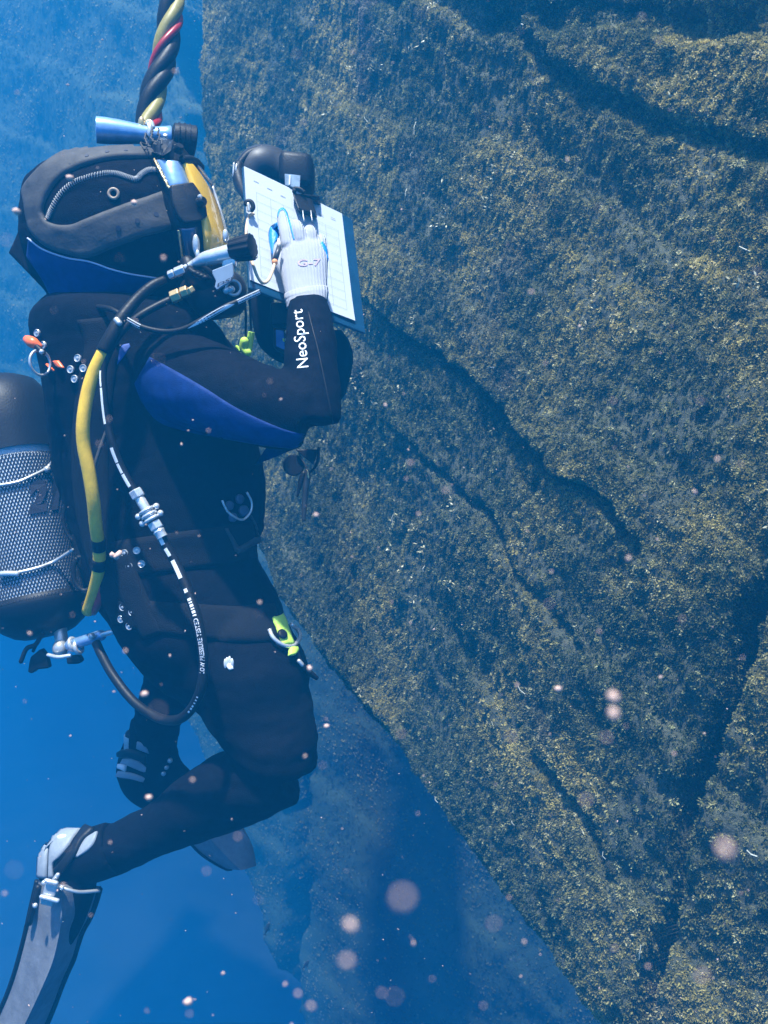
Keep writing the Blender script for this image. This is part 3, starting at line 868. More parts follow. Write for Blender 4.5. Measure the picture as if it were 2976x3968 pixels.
mb = MB()
mb.limb([(330, 1560, 1.86, 47, .045), (325, 1600, 1.88, 50, .046), (315, 1640, 1.90, 58, .048), (318, 1680, 1.91, 60, .048), (345, 1710, 1.92, 50, .04), (385, 1735, 1.93, 40, .03)])
mb.limb([(290, 1640, 1.90, 34, .035), (288, 1668, 1.90, 36, .036), (300, 1690, 1.91, 34, .03)])
me = remesh(mb, 'boot', 0.0045, 4)
boot2 = link('boot', me, m_neo, person); B_b2 = bvh_of(me)
c8 = crop(4.1475, 400, 2750)
patch(B_b2, [(320, 785), (400, 780), (520, 800), (640, 870), (720, 890)], [(280, 870), (370, 885), (500, 940), (620, 990), (715, 1010)], 'heel_cap', m_grey, boot2, 0.001, 0.003, 24, 6, dd=1.9, conv=c8)
patch(B_b2, [(250, 985), (340, 990), (480, 1020), (600, 1060), (690, 1090)], [(205, 1070), (300, 1090), (450, 1110), (560, 1140), (640, 1160)], 'sole', m_grey, boot2, 0.001, 0.004, 24, 6, dd=1.9, conv=c8)
patch(B_b2, [(550, 510), (620, 515), (690, 540)], [(535, 620), (620, 660), (740, 700)], 'ankle_patch', m_grey, boot2, 0.001, 0.003, 14, 6, dd=1.9, conv=c8)
patch(B_b2, [(262, 870), (330, 870), (380, 890)], [(250, 940), (310, 960), (370, 985)], 'heel_tab', m_white, boot2, 0.003, 0.005, 10, 4, dd=1.9, conv=c8)
patch(B_b2, [(265, 700), (330, 640), (440, 630), (560, 660), (700, 720)], [(265, 760), (340, 770), (440, 760), (560, 800), (700, 840)], 'heel_strap', m_rub, boot2, 0.003, 0.006, 20, 6, dd=1.9, conv=c8)

# ================================================================ fins
def fin_sheet(secs, d3, thick, conv):
    A = crom([(*conv(*s[0]), *conv(*s[1]), *conv(*s[2]), *dd) for s, dd in zip(secs, d3)], 40); rows = []
    for a in A:
        L_, M_, R_ = (a[0:2], a[6]), (a[2:4], a[7]), (a[4:6], a[8]); row = []
        for (p, dp), (q, dq) in ((L_, M_), (M_, R_)):
            for j in range(6):
                t = j / 6; row.append(P(*(p + (q - p) * t), dp + (dq - dp) * t))
        row.append(P(*R_[0], R_[1])); rows.append(row)
    k = len(rows[0]); V = []; F = []
    for i, row in enumerate(rows):
        for j, v in enumerate(row):
            th = thick * (1 - 0.5 * i / len(rows)); V += [v, v + CF * th]
    ix = lambda i, j, s: (i * k + j) * 2 + s
    for i in range(len(rows) - 1):
        for j in range(k - 1):
            for s in (0, 1): F.append((ix(i, j, s), ix(i + 1, j, s), ix(i + 1, j + 1, s), ix(i, j + 1, s)))
        for j in (0, k - 1): F.append((ix(i, j, 0), ix(i, j, 1), ix(i + 1, j, 1), ix(i + 1, j, 0)))
    for i in (0, len(rows) - 1):
        for j in range(k - 1): F.append((ix(i, j, 0), ix(i, j, 1), ix(i, j + 1, 1), ix(i, j + 1, 0)))
    return V, F, rows
fin = thing('swim_fin', 'long grey rubber fin with steel buckle on the bent near foot', 'swim fin', 'swim fins on the diver')
secs = [((240, 1180), (378, 1225), (640, 1235)), ((205, 1330), (398, 1390), (592, 1385)), ((172, 1480), (385, 1500), (518, 1530)), ((130, 1650), (342, 1690), (472, 1680)),
        ((70, 1850), (278, 1850), (412, 1815)), ((0, 2020), (188, 2045), (330, 2030)), ((-85, 2200), (98, 2225), (238, 2235)), ((-190, 2400), (-5, 2430), (130, 2440)), ((-300, 2600), (-110, 2640), (20, 2640))]
dds = [(1.61, 1.565, 1.64), (1.61, 1.56, 1.65), (1.62, 1.565, 1.65), (1.63, 1.57, 1.65), (1.65, 1.58, 1.66), (1.67, 1.6, 1.67), (1.69, 1.62, 1.69), (1.71, 1.64, 1.71), (1.74, 1.68, 1.74)]
V, F, rows = fin_sheet(secs, dds, 0.012, c7)
mb = MB(); mb.add(V, F); mb.build('blade', m_fin, fin, edge=50)
mb = MB(); mb.tube([r[0] for r in rows[::3]], 0.005, 8); mb.build('side_rail', m_rub, fin)
mb = MB(); mb.tube([r[-1] for r in rows[::3]], 0.006, 8); mb.build('side_rail', m_rub, fin)
mb = MB(); mb.tube([W(c7, 250, 1210, 1.60), W(c7, 215, 1340, 1.595), W(c7, 185, 1460, 1.60)], 0.006, 8); mb.build('foot_pocket_rim', m_rub, fin)
mb = MB(); mb.tube([W(c7, 385, 1222, 1.565), W(c7, 440, 1240, 1.565), W(c7, 520, 1255, 1.575), W(c7, 640, 1246, 1.60)], 0.0032, 8); mb.build('spring_strap', m_steel, fin)
bk = MB(); e1 = (W(c7, 370, 1300, 1.55) - W(c7, 290, 1280, 1.55)) * 0.5; e2 = (W(c7, 290, 1340, 1.55) - W(c7, 330, 1200, 1.55)) * 0.5
bk.box(W(c7, 322, 1262, 1.552), e1, e2, CF * 0.008); bk.build('buckle', m_steel, fin, bevel=0.003)
for (x, y, rx) in ((330, 1190, .009), (318, 1298, .014)):
    b2 = MB(); b2.tube([W(c7, x, y, 1.54) - e1.normalized() * rx, W(c7, x, y, 1.54) + e1.normalized() * rx], 0.0042, 10, smooth=False, round_end=True); b2.build('buckle_bar', m_chr, fin)
for (x, y) in ((283, 1195), (398, 1228), (226, 1342)):
    b2 = MB(); b2.ball(W(c7, x, y, 1.552), 0.0045); b2.build('buckle_stud', m_chr, fin)
b2 = MB(); b2.tube([W(c7, 345, 1180, 1.55), W(c7, 372, 1145, 1.548)], 0.004, 8, smooth=False, round_end=True); b2.build('buckle_tongue', m_chr, fin)

fin2 = thing('swim_fin', 'dark fin of the far foot, its blade showing below the bent shin', 'swim fin', 'swim fins on the diver')
secs = [((560, 2960), (620, 2990), (680, 2960)), ((610, 3080), (690, 3110), (770, 3060)), ((690, 3200), (780, 3210), (860, 3130)), ((770, 3300), (850, 3290), (925, 3190)), ((866, 3362), (925, 3365), (975, 3280)), ((900, 3367), (945, 3370), (992, 3355))]
dds = [(1.94, 1.91, 1.93)] * 2 + [(1.96, 1.92, 1.95)] * 4
V, F, rows = fin_sheet(secs, dds, 0.012, lambda x, y: (x, y))
mb = MB(); mb.add(V, F); mb.build('blade', m_fin, fin2, edge=50)
mb = MB(); mb.tube([r[0] for r in rows[::3]], 0.004, 8); mb.build('side_rail', m_rub, fin2)
b2 = MB(); b2.box(W(c8, 428, 520, 1.86), CX * 0.012, CU * 0.017, CF * 0.006); b2.build('buckle', m_steel, fin2, bevel=0.003)
for x, y in ((1070, 815), (1010, 920), (965, 1020)):
    b2 = MB(); b2.ball(W(c8, x, y, 1.86), 0.006); b2.build('buckle_stud', m_steel, fin2)
mb = MB(); mb.tube([W(c8, 430, 440, 1.86), W(c8, 450, 400, 1.86), W(c8, 520, 420, 1.86)], 0.012, 8); mb.build('strap_end', m_rub, fin2)

# ================================================================ the diving mask on the hood
mask = thing('diving_mask', 'yellow fronted diving mask strapped over the black hood with grey rubber straps', 'diving mask')
mb = MB()
mb.limb([(365, 322, 1.56, 30, .05), (375, 345, 1.55, 42, .075), (390, 390, 1.55, 50, .10), (402, 440, 1.55, 56, .11), (415, 490, 1.55, 57, .112), (430, 540, 1.55, 54, .105), (436, 590, 1.56, 52, .085), (440, 640, 1.57, 58, .075), (445, 672, 1.58, 45, .06)], seg=36, flat=True)
me = remesh(mb, 'face_piece', 0.005, 4)
face = link('face_piece', me, m_rub, mask); B_face = bvh_of(me)
B_hm = bvh_of(me, hood.data)
# grey rubber spider strap
patch(B_hood, [(1060, 320), (900, 318), (700, 330), (560, 350), (420, 405), (300, 490), (205, 590), (168, 660), (182, 760), (195, 850), (232, 960), (330, 1055), (480, 1115), (640, 1138), (800, 1075), (1000, 1000), (1150, 960), (1310, 920)],
      [(1120, 430), (1000, 430), (850, 435), (700, 457), (560, 503), (450, 562), (372, 650), (325, 740), (312, 800), (322, 850), (348, 882), (400, 902), (460, 909), (530, 900), (620, 862), (800, 790), (1000, 720), (1230, 640)],
      'spider_strap', m_strap, mask, 0.002, 0.005, 110, 10, conv=c1)
B_st = bvh_of(bpy.data.objects['spider_strap'].data)
for (x, y, r) in ((620, 410, .0035), (765, 382, .0035), (900, 372, .003), (845, 930, .0042), (980, 876, .004), (1115, 830, .004)):
    mb = MB(); p, nn = on(B_st, *c1(x, y)); mb.lathe(p - nn * 0.002, p + nn * 0.0008, [(0, r), (0.0028, r)], 12); mb.build('strap_hole', m_mark, mask, smooth=False)
# third leg of the strap running down the neck
patch(B_hm, [(1290, 930), (1305, 1010), (1330, 1180)], [(1400, 920), (1400, 1000), (1410, 1190)], 'clamp_band', m_pad, mask, 0.003, 0.004, 16, 5, conv=c1)
bead(B_hm, [(1288, 940), (1302, 1040), (1325, 1190)], 'clamp_band_edge', m_brass, mask, 0.0022, conv=c1, off=0.005)
# steel band and yellow shell
patch(B_hm, [(1125, 445), (1170, 545), (1220, 655)], [(1285, 468), (1312, 540), (1345, 630)], 'top_band', m_alu, mask, 0.004, 0.003, 16, 6, conv=c1)
bead(B_hm, [(1125, 445), (1170, 545), (1220, 658)], 'top_band_edge', m_brass, mask, 0.002, conv=c1, off=0.006)
patch(B_hm, [(1285, 475), (1320, 560), (1350, 650), (1385, 760), (1420, 850), (1436, 950), (1445, 1040), (1450, 1110)],
      [(1330, 480), (1395, 560), (1450, 640), (1505, 740), (1548, 850), (1578, 950), (1595, 1040), (1600, 1090)], 'yellow_shell', m_yel, mask, 0.006, 0.006, 40, 12, conv=c1)
bead(B_hm, [(1350, 460), (1420, 560), (1480, 640), (1530, 740), (1568, 850), (1598, 950), (1612, 1030)], 'port_rim', m_chr, mask, 0.0032, conv=c1, off=0.010)
bead(B_hm, [(1275, 468), (1350, 470), (1400, 520)], 'port_clamp', m_rub, mask, 0.007, conv=c1, off=0.010)
# strap keepers
def keeper(poly, m=m_rub, th=0.010, off=0.006):
    c = np.mean(poly, 0); n_ = len(poly)
    mb = MB(); pts = []
    for p_ in poly:
        q, nn = on(B_hm, *c1(*p_)); pts.append((q, nn))
    na = sum((x[1] for x in pts), Vector()).normalized()
    mb.prism([q + nn * off for q, nn in pts], na * th)
    mb.build('strap_keeper', m, mask, bevel=0.003)
    return na
keeper([(1215, 645), (1350, 625), (1400, 700), (1440, 800), (1450, 870), (1400, 890), (1310, 905), (1270, 860), (1230, 760)])
keeper([(1035, 325), (1060, 280), (1180, 270), (1225, 330), (1215, 410), (1180, 440), (1110, 405)], off=0.008)
for k in range(4):
    bead(B_hm, [(1075 + 26 * k, 300), (1085 + 26 * k, 350), (1115 + 22 * k, 400)], 'keeper_rib', m_strap, mask, 0.0015, conv=c1, off=0.019)
for (x, y, r) in ((1385, 770, .0085), (1250, 420, .008)):
    p, nn = on(B_hm, *c1(x, y), off=0.012); mb = MB(); mb.lathe(p, p + nn, [(0, r), (.008, r), (.012, r * .7)], 16); mb.build('keeper_stud', m_rub, mask, edge=40)
for (x, y) in ((1370, 740), (1188, 350)):
    p, nn = on(B_hm, *c1(x, y), off=0.018); mb = MB(); mb.lathe(p, p + nn, [(0, .0038), (.004, .0038), (.005, .002)], 12); mb.build('keeper_rivet', m_chr, mask, edge=40)
# side block with its knob, hose nuts and plate
c5 = crop(3.318, 600, 850)
mb = MB()
a_, b_ = W(c5, 520, 560, 1.425), W(c5, 1010, 420, 1.41)
ax = (b_ - a_).normalized()
mb.tube([W(c5, 530, 555, 1.425), W(c5, 640, 510, 1.42), W(c5, 760, 480, 1.415), W(c5, 1000, 420, 1.41)], [0.007, 0.011, 0.0125, 0.0135], 18, round_end=True)
mb.box(W(c5, 960, 500, 1.415), ax * 0.012, CU * 0.016, CF * 0.010)
mb.build('side_block', m_chr, mask, bevel=0.004, edge=50)
mb = MB(); 
pl_ = [W(c5, *p, 1.398) for p in ((735, 655), (1000, 555), (1012, 700), (985, 790), (965, 800), (900, 840), (800, 905), (768, 870), (785, 790), (740, 700))]
mb.prism(pl_, CF * 0.006); mb.build('plate', mat('blue_grey_plate', (0.26, 0.33, 0.40), 0.35, metal=0.3, noise=0.1), mask, bevel=0.001, smooth=False)
V, F, L = text_mesh('DSI', 0.02); mb = MB()
mb.add([W(c5, 800 + 190 * u + 12 * v, 868 - 88 * u - 62 * v, 1.3972) for u, v in V], F); mb.build('plate_lettering', m_mark, mask, smooth=False)
mb = MB(); R_ = []
ka, kb = W(c5, 985, 400, 1.41), W(c5, 1265, 350, 1.40); kx = (kb - ka); L = kx.length; kx.normalize(); ku = (CU - kx * CU.dot(kx)).normalized(); kv = kx.cross(ku)
for t, r in ((0, .012), (.002, .0155), (.25, .0175), (.85, .0195), (.97, .0195), (1.0, .017)):
    R_.append([ka + kx * t * L + (ku * math.cos(2 * math.pi * j / 48) + kv * math.sin(2 * math.pi * j / 48)) * (r + (0.0014 if (j // 2) % 2 else 0) * (t > 0)) for j in range(48)])
mb.rings(R_); mb.build('control_knob', m_rub, mask, edge=35)
def nut(a, b, r, m, parent, name='hose_nut'):
    mb = MB(); mb.lathe(a, b, [(0, r * .8), (.001, r), ((b - a).length - .001, r), ((b - a).length, r * .8)], 6); return mb.build(name, m, parent, smooth=False, bevel=0.0008)
nut(W(c5, 180, 725, 1.435), W(c5, 255, 690, 1.432), .0075, m_chr, mask); nut(W(c5, 262, 688, 1.432), W(c5, 385, 635, 1.428), .0082, m_chr, mask)
nut(W(c5, 210, 1010, 1.43), W(c5, 330, 960, 1.428), .0105, m_brass, mask); nut(W(c5, 335, 950, 1.428), W(c5, 430, 915, 1.426), .0092, m_brass, mask); nut(W(c5, 430, 880, 1.425), W(c5, 475, 950, 1.428), .0085, m_brass, mask)
mb = MB(); mb.tube([W(c5, 385, 635, 1.43), W(c5, 470, 590, 1.43), W(c5, 530, 560, 1.428)], 0.0068, 10); mb.build('elbow_pipe', m_steel, mask)
# exhaust whisker and regulator below
mb = MB()
mb.tube([W(c5, 420, 560, 1.44), W(c5, 470, 660, 1.44), W(c5, 600, 780, 1.45), W(c5, 720, 900, 1.46)], [.012, .018, .024, .02], 14, round_end=True)
mb.ball(W(c5, 950, 900, 1.47), .030, .03, .030)
mb.tube([W(c5, 480, 900, 1.47), W(c5, 700, 1010, 1.47), W(c5, 960, 1050, 1.48)], [.02, .035, .028], 14, round_end=True)
mb.build('regulator', m_rub, mask)
for k in range(4):
    mb = MB(); mb.tube([W(c5, 440 + 45 * k, 640 + 38 * k, 1.423), W(c5, 520 + 45 * k, 690 + 20 * k, 1.418), W(c5, 620 + 30 * k, 680 + 30 * k, 1.43)], .0045, 6); mb.build('exhaust_rib', m_rub, mask)
mb = MB(); mb.torus(W(c5, 1010, 880, 1.432), Vector((0.5, -1, .1)), .0115, .0025, 24, 8); mb.build('adjusting_ring', m_steel, mask)
mb = MB(); mb.tube([W(c5, 925, 920, 1.43), W(c5, 985, 900, 1.428)], .006, 8, smooth=False, round_end=True); mb.build('adjusting_screw', m_chr, mask)
mb = MB(); mb.ball(W(c1, 1400, 1050, 1.437), .006, .006, .017); mb.ball(W(c1, 1412, 1120, 1.437), .004, .004, .008); mb.build('band_screw', m_chr, mask)
mb = MB(); mb.ball(W(c1, 1610, 985, 1.44), .005, .005, .011); mb.build('band_screw', m_chr, mask)

# torch on top of the mask
ct = crop(3.607, 340, 430)
torch = thing('dive_torch', 'blue metal torch with a black head, clamped on top of the mask', 'torch')
mb = MB(); a_, b_ = W(ct, 112, 262, 1.50), W(ct, 1172, 365, 1.535); L = (b_ - a_).length
mb.lathe(a_, b_, [(0, .018), (.001, .0215), (L * .12, .0215), (L * .3, .020), (L * .62, .0155), (L * .78, .0145), (L * .9, .0165), (L * .985, .0185), (L, .017)], 32); mb.build('torch_body', m_alu, torch, edge=50)
mb = MB(); a2 = b_; b2_ = W(ct, 1500, 440, 1.55); L = (b2_ - a2).length
mb.lathe(a2, b2_, [(0, .018), (.002, .024), (L * .5, .0265), (L * .95, .0275), (L, .025)], 28); mb.build('torch_head', m_rub, torch, edge=40)
for k in range(3):
    mb = MB(); q = a2 + (b2_ - a2) * (0.25 + .22 * k); mb.torus(q, b2_ - a2, .0262 + .0005 * k, .0012, 28, 6); mb.build('grip_ring', m_rub, torch)
mb = MB(); q = W(ct, 862, 335, 1.525); mb.torus(q, b_ - a_, .0175, .0048, 28, 8); mb.build('clamp', m_chr, torch)
mb = MB(); mb.tube([W(ct, 830, 200, 1.515), W(ct, 845, 150, 1.515), W(ct, 890, 165, 1.515), W(ct, 915, 240, 1.515)], .004, 8); mb.build('clamp_eye', m_chr, torch)
mb = MB(); mb.ball(W(ct, 755, 180, 1.515), .006, .006, .012); mb.build('clamp_pin', m_brass, torch)
mb = MB(); mb.tube([W(ct, 1060, 420, 1.53), W(ct, 1100, 520, 1.52), W(ct, 1130, 590, 1.52)], [.010, .012, .009], 10); mb.build('torch_bracket', m_rub, torch)

# umbilical going up
cu = crop(3.16, 450, 0)
umb = thing('umbilical', 'twisted umbilical of yellow, black and red hoses rising behind the torch', 'hose bundle')
ctr = [W(cu, *p, d) for p, d in (((760, -1500), 1.84), ((720, -700), 1.81), ((685, 0), 1.78), ((640, 400), 1.77), ((565, 800), 1.76), ((455, 1150), 1.75), ((400, 1480), 1.74), ((390, 1700), 1.72))]
Cn = crom([tuple(p) for p in ctr], 120); fr = frames(Cn)
acc = 0; arc = [0]
for i in range(1, len(Cn)): acc += np.linalg.norm(Cn[i] - Cn[i - 1]); arc.append(acc)
def strand(name, m, ph, r, off):
    mb = MB(); Q = []
    for (c, t, u, v), s in zip(fr, arc):
        a = ph - 2 * math.pi * (arc[-1] - s) / 0.215
        Q.append(c + (u * math.cos(a) + v * math.sin(a)) * off)
    mb.tube(Q, r, 12, smooth=False); return mb.build(name, m, umb)
PH = 1.1
strand('yellow_hose', mat('shaded_yellow_hose', (0.34, 0.28, 0.06), 0.5, noise=.3, nscale=40), PH, .0128, .0125); strand('black_hose', m_rub, PH + 1.9, .0150, .0112); strand('black_hose', m_rub, PH + 3.5, .0150, .0112)  # yellow darkened to carry the shade on the umbilical
strand('red_cable', m_red, PH + 5.0, .0075, .0180)

# ================================================================ bail-out cylinder on the back
ctk = crop(1.924, 0, 1350)
tank = thing('diving_cylinder', 'pale diving cylinder in dark netting, worn upside down on the back', 'diving cylinder')
bt, tp = D(84, 1296, 1.66), D(8, 900, 1.70); ax = (tp - bt).normalized(); Lc = (tp - bt).length; Rt = 0.094
tu = (-CF - ax * ax.dot(-CF)).normalized(); tv = ax.cross(tu)
def tpt(h, a, r): return bt + ax * h + (tu * math.cos(a) + tv * math.sin(a)) * r
mb = MB(); prof = [(-.068, .02), (-.066, .035), (-.06, .052), (-.048, .07), (-.032, .083), (-.015, .091), (0, Rt), (Lc * .5, Rt), (Lc, Rt), (Lc + .03, Rt * .93), (Lc + .05, Rt * .75)]
mb.rings([[tpt(h, 2 * math.pi * j / 48, r) for j in range(48)] for h, r in prof]); mb.build('tank_shell', m_tank, tank)
mb = MB(); prof = [(Lc * .735, Rt + .004), (Lc * .73, Rt + .0065), (Lc * .9, Rt + .0065), (Lc + .005, Rt + .005), (Lc + .035, Rt * .93), (Lc + .06, Rt * .75), (Lc + .072, Rt * .5), (Lc + .075, .01)]
mb.rings([[tpt(h + .012 * math.sin(a_ * 1 + .8) * (h < Lc * .8), a_, r) for a_ in [2 * math.pi * j / 48 for j in range(48)]] for h, r in prof]); mb.build('rubber_boot', m_rub, tank, edge=50)
mb = MB(); prof = [(-.070, .02), (-.069, .037), (-.063, .054), (-.050, .0725), (-.034, .0855), (-.014, .094), (.004, Rt + .003)]
mb.rings([[tpt(h + (.03 if (j in (9, 10, 11, 12)) else 0) * (h > 0), 2 * math.pi * j / 48, r) for j in range(48)] for h, r in prof]); mb.build('shoulder_cover', m_rub, tank)
mb = MB(); NS, NH = 100, 44
for fam in (1, -1):
    for k in range(NS):
        Q = []
        for i in range(NH + 1):
            h = -0.004 + (Lc * .74) * i / NH
            a = 2 * math.pi * (k / NS) + fam * (h / 0.20)
            Q.append(tpt(h, a, Rt + .0016))
        mb.tube(Q, .00085, 4, smooth=False, cap=False)
nt_ = mb.build('net', m_net, tank); nt_['kind'] = 'stuff'
# valve at the bottom
cv = crop(1.843, 0, 1700)
mb = MB(); mb.lathe(D(128, 1345, 1.64), D(134, 1395, 1.62), [(0, .014), (.02, .012), (.04, .012), (.05, .009)], 18); mb.build('valve_neck', m_steel, tank)
mb = MB(); mb.tube([W(cv, 500, 1475, 1.60), W(cv, 720, 1405, 1.585)], .0098, 16, smooth=False, round_end=True); mb.build('valve_body', m_alu, tank)
for (x, y) in ((520, 1468), (560, 1488)):
    mb = MB(); mb.torus(W(cv, x, y, 1.595), W(cv, 720, 1405, 1.585) - W(cv, 500, 1475, 1.60), .0105, .004, 20, 8); mb.build('valve_collar', m_chr, tank)
mb = MB(); mb.ball(W(cv, 655, 1412, 1.573), .0065); mb.build('valve_plug', m_steel, tank)
mb = MB(); mb.tube([W(cv, 730, 1400, 1.58), W(cv, 800, 1380, 1.575)], .005, 10, smooth=False, round_end=True); mb.build('valve_stem', m_chr, tank)
mb = MB(); mb.tube([W(cv, 345, 1545, 1.60), W(cv, 420, 1560, 1.59), W(cv, 500, 1548, 1.59)], .0036, 8, round_end=True); mb.build('yoke_handle', m_chr, tank)
mb = MB(); mb.ball(W(cv, 430, 1500, 1.615), .014, .014, .016); mb.build('yoke_block', m_steel, tank)
mb = MB(); mb.prism([W(cv, *p, 1.61) for p in ((215, 1560), (290, 1500), (330, 1550), (350, 1640), (260, 1650), (225, 1680), (195, 1670), (205, 1600))], CF * .018); mb.build('dust_cap', m_rub, tank, bevel=.003)
mb = MB(); mb.prism([W(cv, *p, 1.60) for p in ((470, 1560), (560, 1545), (585, 1590), (560, 1610), (475, 1612))], CF * .018); mb.build('hand_wheel', m_rub, tank, bevel=.003)
mb = MB(); mb.tube([W(cv, 300, 1390, 1.60), W(cv, 255, 1470, 1.60), W(cv, 190, 1500, 1.60), W(cv, 150, 1590, 1.60)], .0042, 8, round_end=True); mb.build('cap_lanyard', m_rub, tank)
mb = MB(); mb.tube([W(cv, 320, 1390, 1.60), W(cv, 270, 1450, 1.60), W(cv, 235, 1520, 1.605)], .003, 8); mb.build('cap_lanyard', m_rub, tank)
# wires and bungee loops round the cylinder
def on_tank(px, py, off):
    r = P(px, py, 1).normalized(); o = -bt; d_ = r - ax * r.dot(ax); o_ = o - ax * o.dot(ax)
    A_ = d_.dot(d_); B_ = 2 * d_.dot(o_); C_ = o_.dot(o_) - (Rt + off) ** 2; dsc = B_ * B_ - 4 * A_ * C_
    if dsc < 0: return P(px, py, 1.62)
    return r * ((-B_ - math.sqrt(dsc)) / (2 * A_))
V, F, L = text_mesh('21', 0.06); mb = MB()
mb.add([on_tank(108 + 118 * u + 14 * v, 1985 - 22 * u - 160 * v, .0052) for u, v in V], F); mb.build('dark_number', m_mark, tank, smooth=False)
mb = MB(); mb.tube([on_tank(*ctk(*p), .006) for p in ((-200, 1035), (-80, 1032), (0, 1020), (75, 1008), (150, 990), (240, 950), (330, 905), (375, 865))] + [W(ctk, 430, 800, 1.62)], .0031, 8); mb.build('retaining_wire', m_steel, tank)
mb = MB(); mb.ball(on_tank(*ctk(352, 902), .008), .0065); mb.build('wire_ferrule', m_steel, tank)
mb = MB(); mb.tube([on_tank(*ctk(*p), .006) for p in ((130, 1672), (210, 1655), (300, 1630), (390, 1595))] + [W(ctk, 460, 1555, 1.59), W(ctk, 545, 1500, 1.575)], .0032, 8); mb.build('retaining_wire', m_steel, tank)
mb = MB(); mb.tube([on_tank(*ctk(*p), .008) for p in ((8, 1682), (60, 1678), (125, 1680))], .0052, 10, round_end=True); mb.build('wire_clip', m_chr, tank)
mb = MB(); mb.tube([W(ctk, *p, 1.555) for p in ((600, 1110), (550, 1085), (505, 1120), (475, 1220), (478, 1320), (520, 1410), (580, 1450), (620, 1400))], .0036, 8); mb.build('bungee_loop', m_rub, tank)
mb = MB(); mb.tube([W(ctk, *p, 1.545) for p in ((575, 1560), (548, 1640), (560, 1740), (620, 1805), (690, 1780), (722, 1700), (690, 1620), (640, 1560), (575, 1560))], .0044, 8); mb.build('bungee_loop', m_rub, tank)
mb = MB(); mb.tube([W(ctk, *p, 1.555) for p in ((590, 1380), (610, 1480), (620, 1580), (660, 1640))], .013, 10); mb.build('knotted_strap', m_web, tank)

# ================================================================ hoses
hose = thing('gas_hose', 'thick yellow hose with a black sleeve curving down the back', 'hose')
Q = [(402, 1362, 1.40), (365, 1440, 1.40), (338, 1530, 1.40), (322, 1640, 1.40), (325, 1730, 1.405), (345, 1830, 1.41), (362, 1940, 1.42), (372, 2040, 1.44), (384, 2130, 1.47), (382, 2210, 1.49), (362, 2300, 1.52), (340, 2370, 1.55)]
mb = MB(); YH = mb.tube([P(*q) for q in Q], .0106, 16, n=70); mb.build('yellow_tube', m_yhose, hose)
mb = MB(); mb.tube([P(*q) for q in ((640, 1082, 1.44), (590, 1108, 1.43), (530, 1160, 1.42), (470, 1235, 1.405), (435, 1300, 1.40), (402, 1364, 1.40))], [.0065, .0085, .009, .0105, .012, .0128], 14); mb.build('black_sleeve', m_rub, hose)
for t0, t1 in ((47, 50), (53, 56)):
    mb = MB(); mb.tube([Vector(YH[k][:3]) for k in range(t0, t1 + 1)], .0118, 16, smooth=False); mb.build('tape_band', m_rub, hose)
def along_tube(A, u0, u1, ang, r, u, v, hh):
    s = (u0 + (u1 - u0) * u) * (len(A) - 1); i = int(min(max(s, 0), len(A) - 2)); t = s - i
    p = Vector(A[i][:3]).lerp(Vector(A[i + 1][:3]), t); tg = (Vector(A[i + 1][:3]) - Vector(A[i][:3])).normalized()
    f = (-CF - tg * tg.dot(-CF)).normalized(); sd = tg.cross(f)
    a = ang + (v - .35) * hh / r
    return p + (f * math.cos(a) + sd * math.sin(a)) * r
cable = thing('signal_cable', 'thin red cable twisted beside the lower end of the yellow hose', 'cable')
mb = MB(); mb.tube([P(*q) for q in ((395, 2190, 1.50), (402, 2260, 1.505), (385, 2330, 1.52), (360, 2370, 1.55))], .0075, 10); mb.build('cable_jacket', m_red, cable)

lp = thing('low_pressure_hose', 'black hose with white lettering and a steel quick coupling, looping below the hip', 'hose')
c3 = crop(2.074, 0, 1150)
Q1 = [(662, 1160, 1.43), (600, 1190, 1.42), (540, 1225, 1.41), (480, 1275, 1.405), (430, 1350, 1.40), (400, 1430, 1.40), (402, 1520, 1.40), (414, 1630, 1.405), (435, 1720, 1.405), (470, 1810, 1.41), (520, 1900, 1.41), (540, 1925, 1.41)]
Q2 = [(610, 2045, 1.41), (640, 2110, 1.41), (680, 2180, 1.41), (728, 2290, 1.40), (765, 2400, 1.39), (786, 2510, 1.39), (790, 2590, 1.395), (775, 2680, 1.40), (735, 2755, 1.42), (682, 2790, 1.44), (610, 2780, 1.47), (520, 2720, 1.50), (440, 2620, 1.53), (395, 2540, 1.56), (372, 2490, 1.575)]
mb = MB(); LA = mb.tube([P(*q) for q in Q1], .0062, 12, n=80); mb.build('upper_length', m_rub, lp)
mb = MB(); LB = mb.tube([P(*q) for q in Q2], .0080, 14, n=120); mb.build('lower_length', m_rub, lp)
def hose_text(A, text, u0, u1, r, ang, hh, name='hose_lettering'):
    V, F, L = text_mesh(text, 0.015); mb = MB()
    mb.add([along_tube(A, u0, u1, ang, r, u, v, hh) for u, v in V], F); return mb.build(name, m_white, lp, smooth=False)
def resample(A, n):
    A = np.asarray(A); sl = np.concatenate([[0], np.cumsum(np.linalg.norm(np.diff(A[:, :3], axis=0), axis=1))])
    q = np.linspace(0, sl[-1], n); return np.stack([np.interp(q, sl, A[:, k]) for k in range(A.shape[1])], 1)
LA = resample(LA, 200); LB = resample(LB, 300)
def at(A, py, first=True):
    """where along a hose it passes a given height in the photograph"""
    ys = np.array([1984 - FPX * Vector(a[:3]).dot(CU) / Vector(a[:3]).dot(CF) for a in A])
    k = np.where(np.diff(np.sign(ys - py)) != 0)[0]; return float(k[0 if first else -1]) / (len(A) - 1)
def rof(A, u): return A[int(u * (len(A) - 1)), 3] + .0004
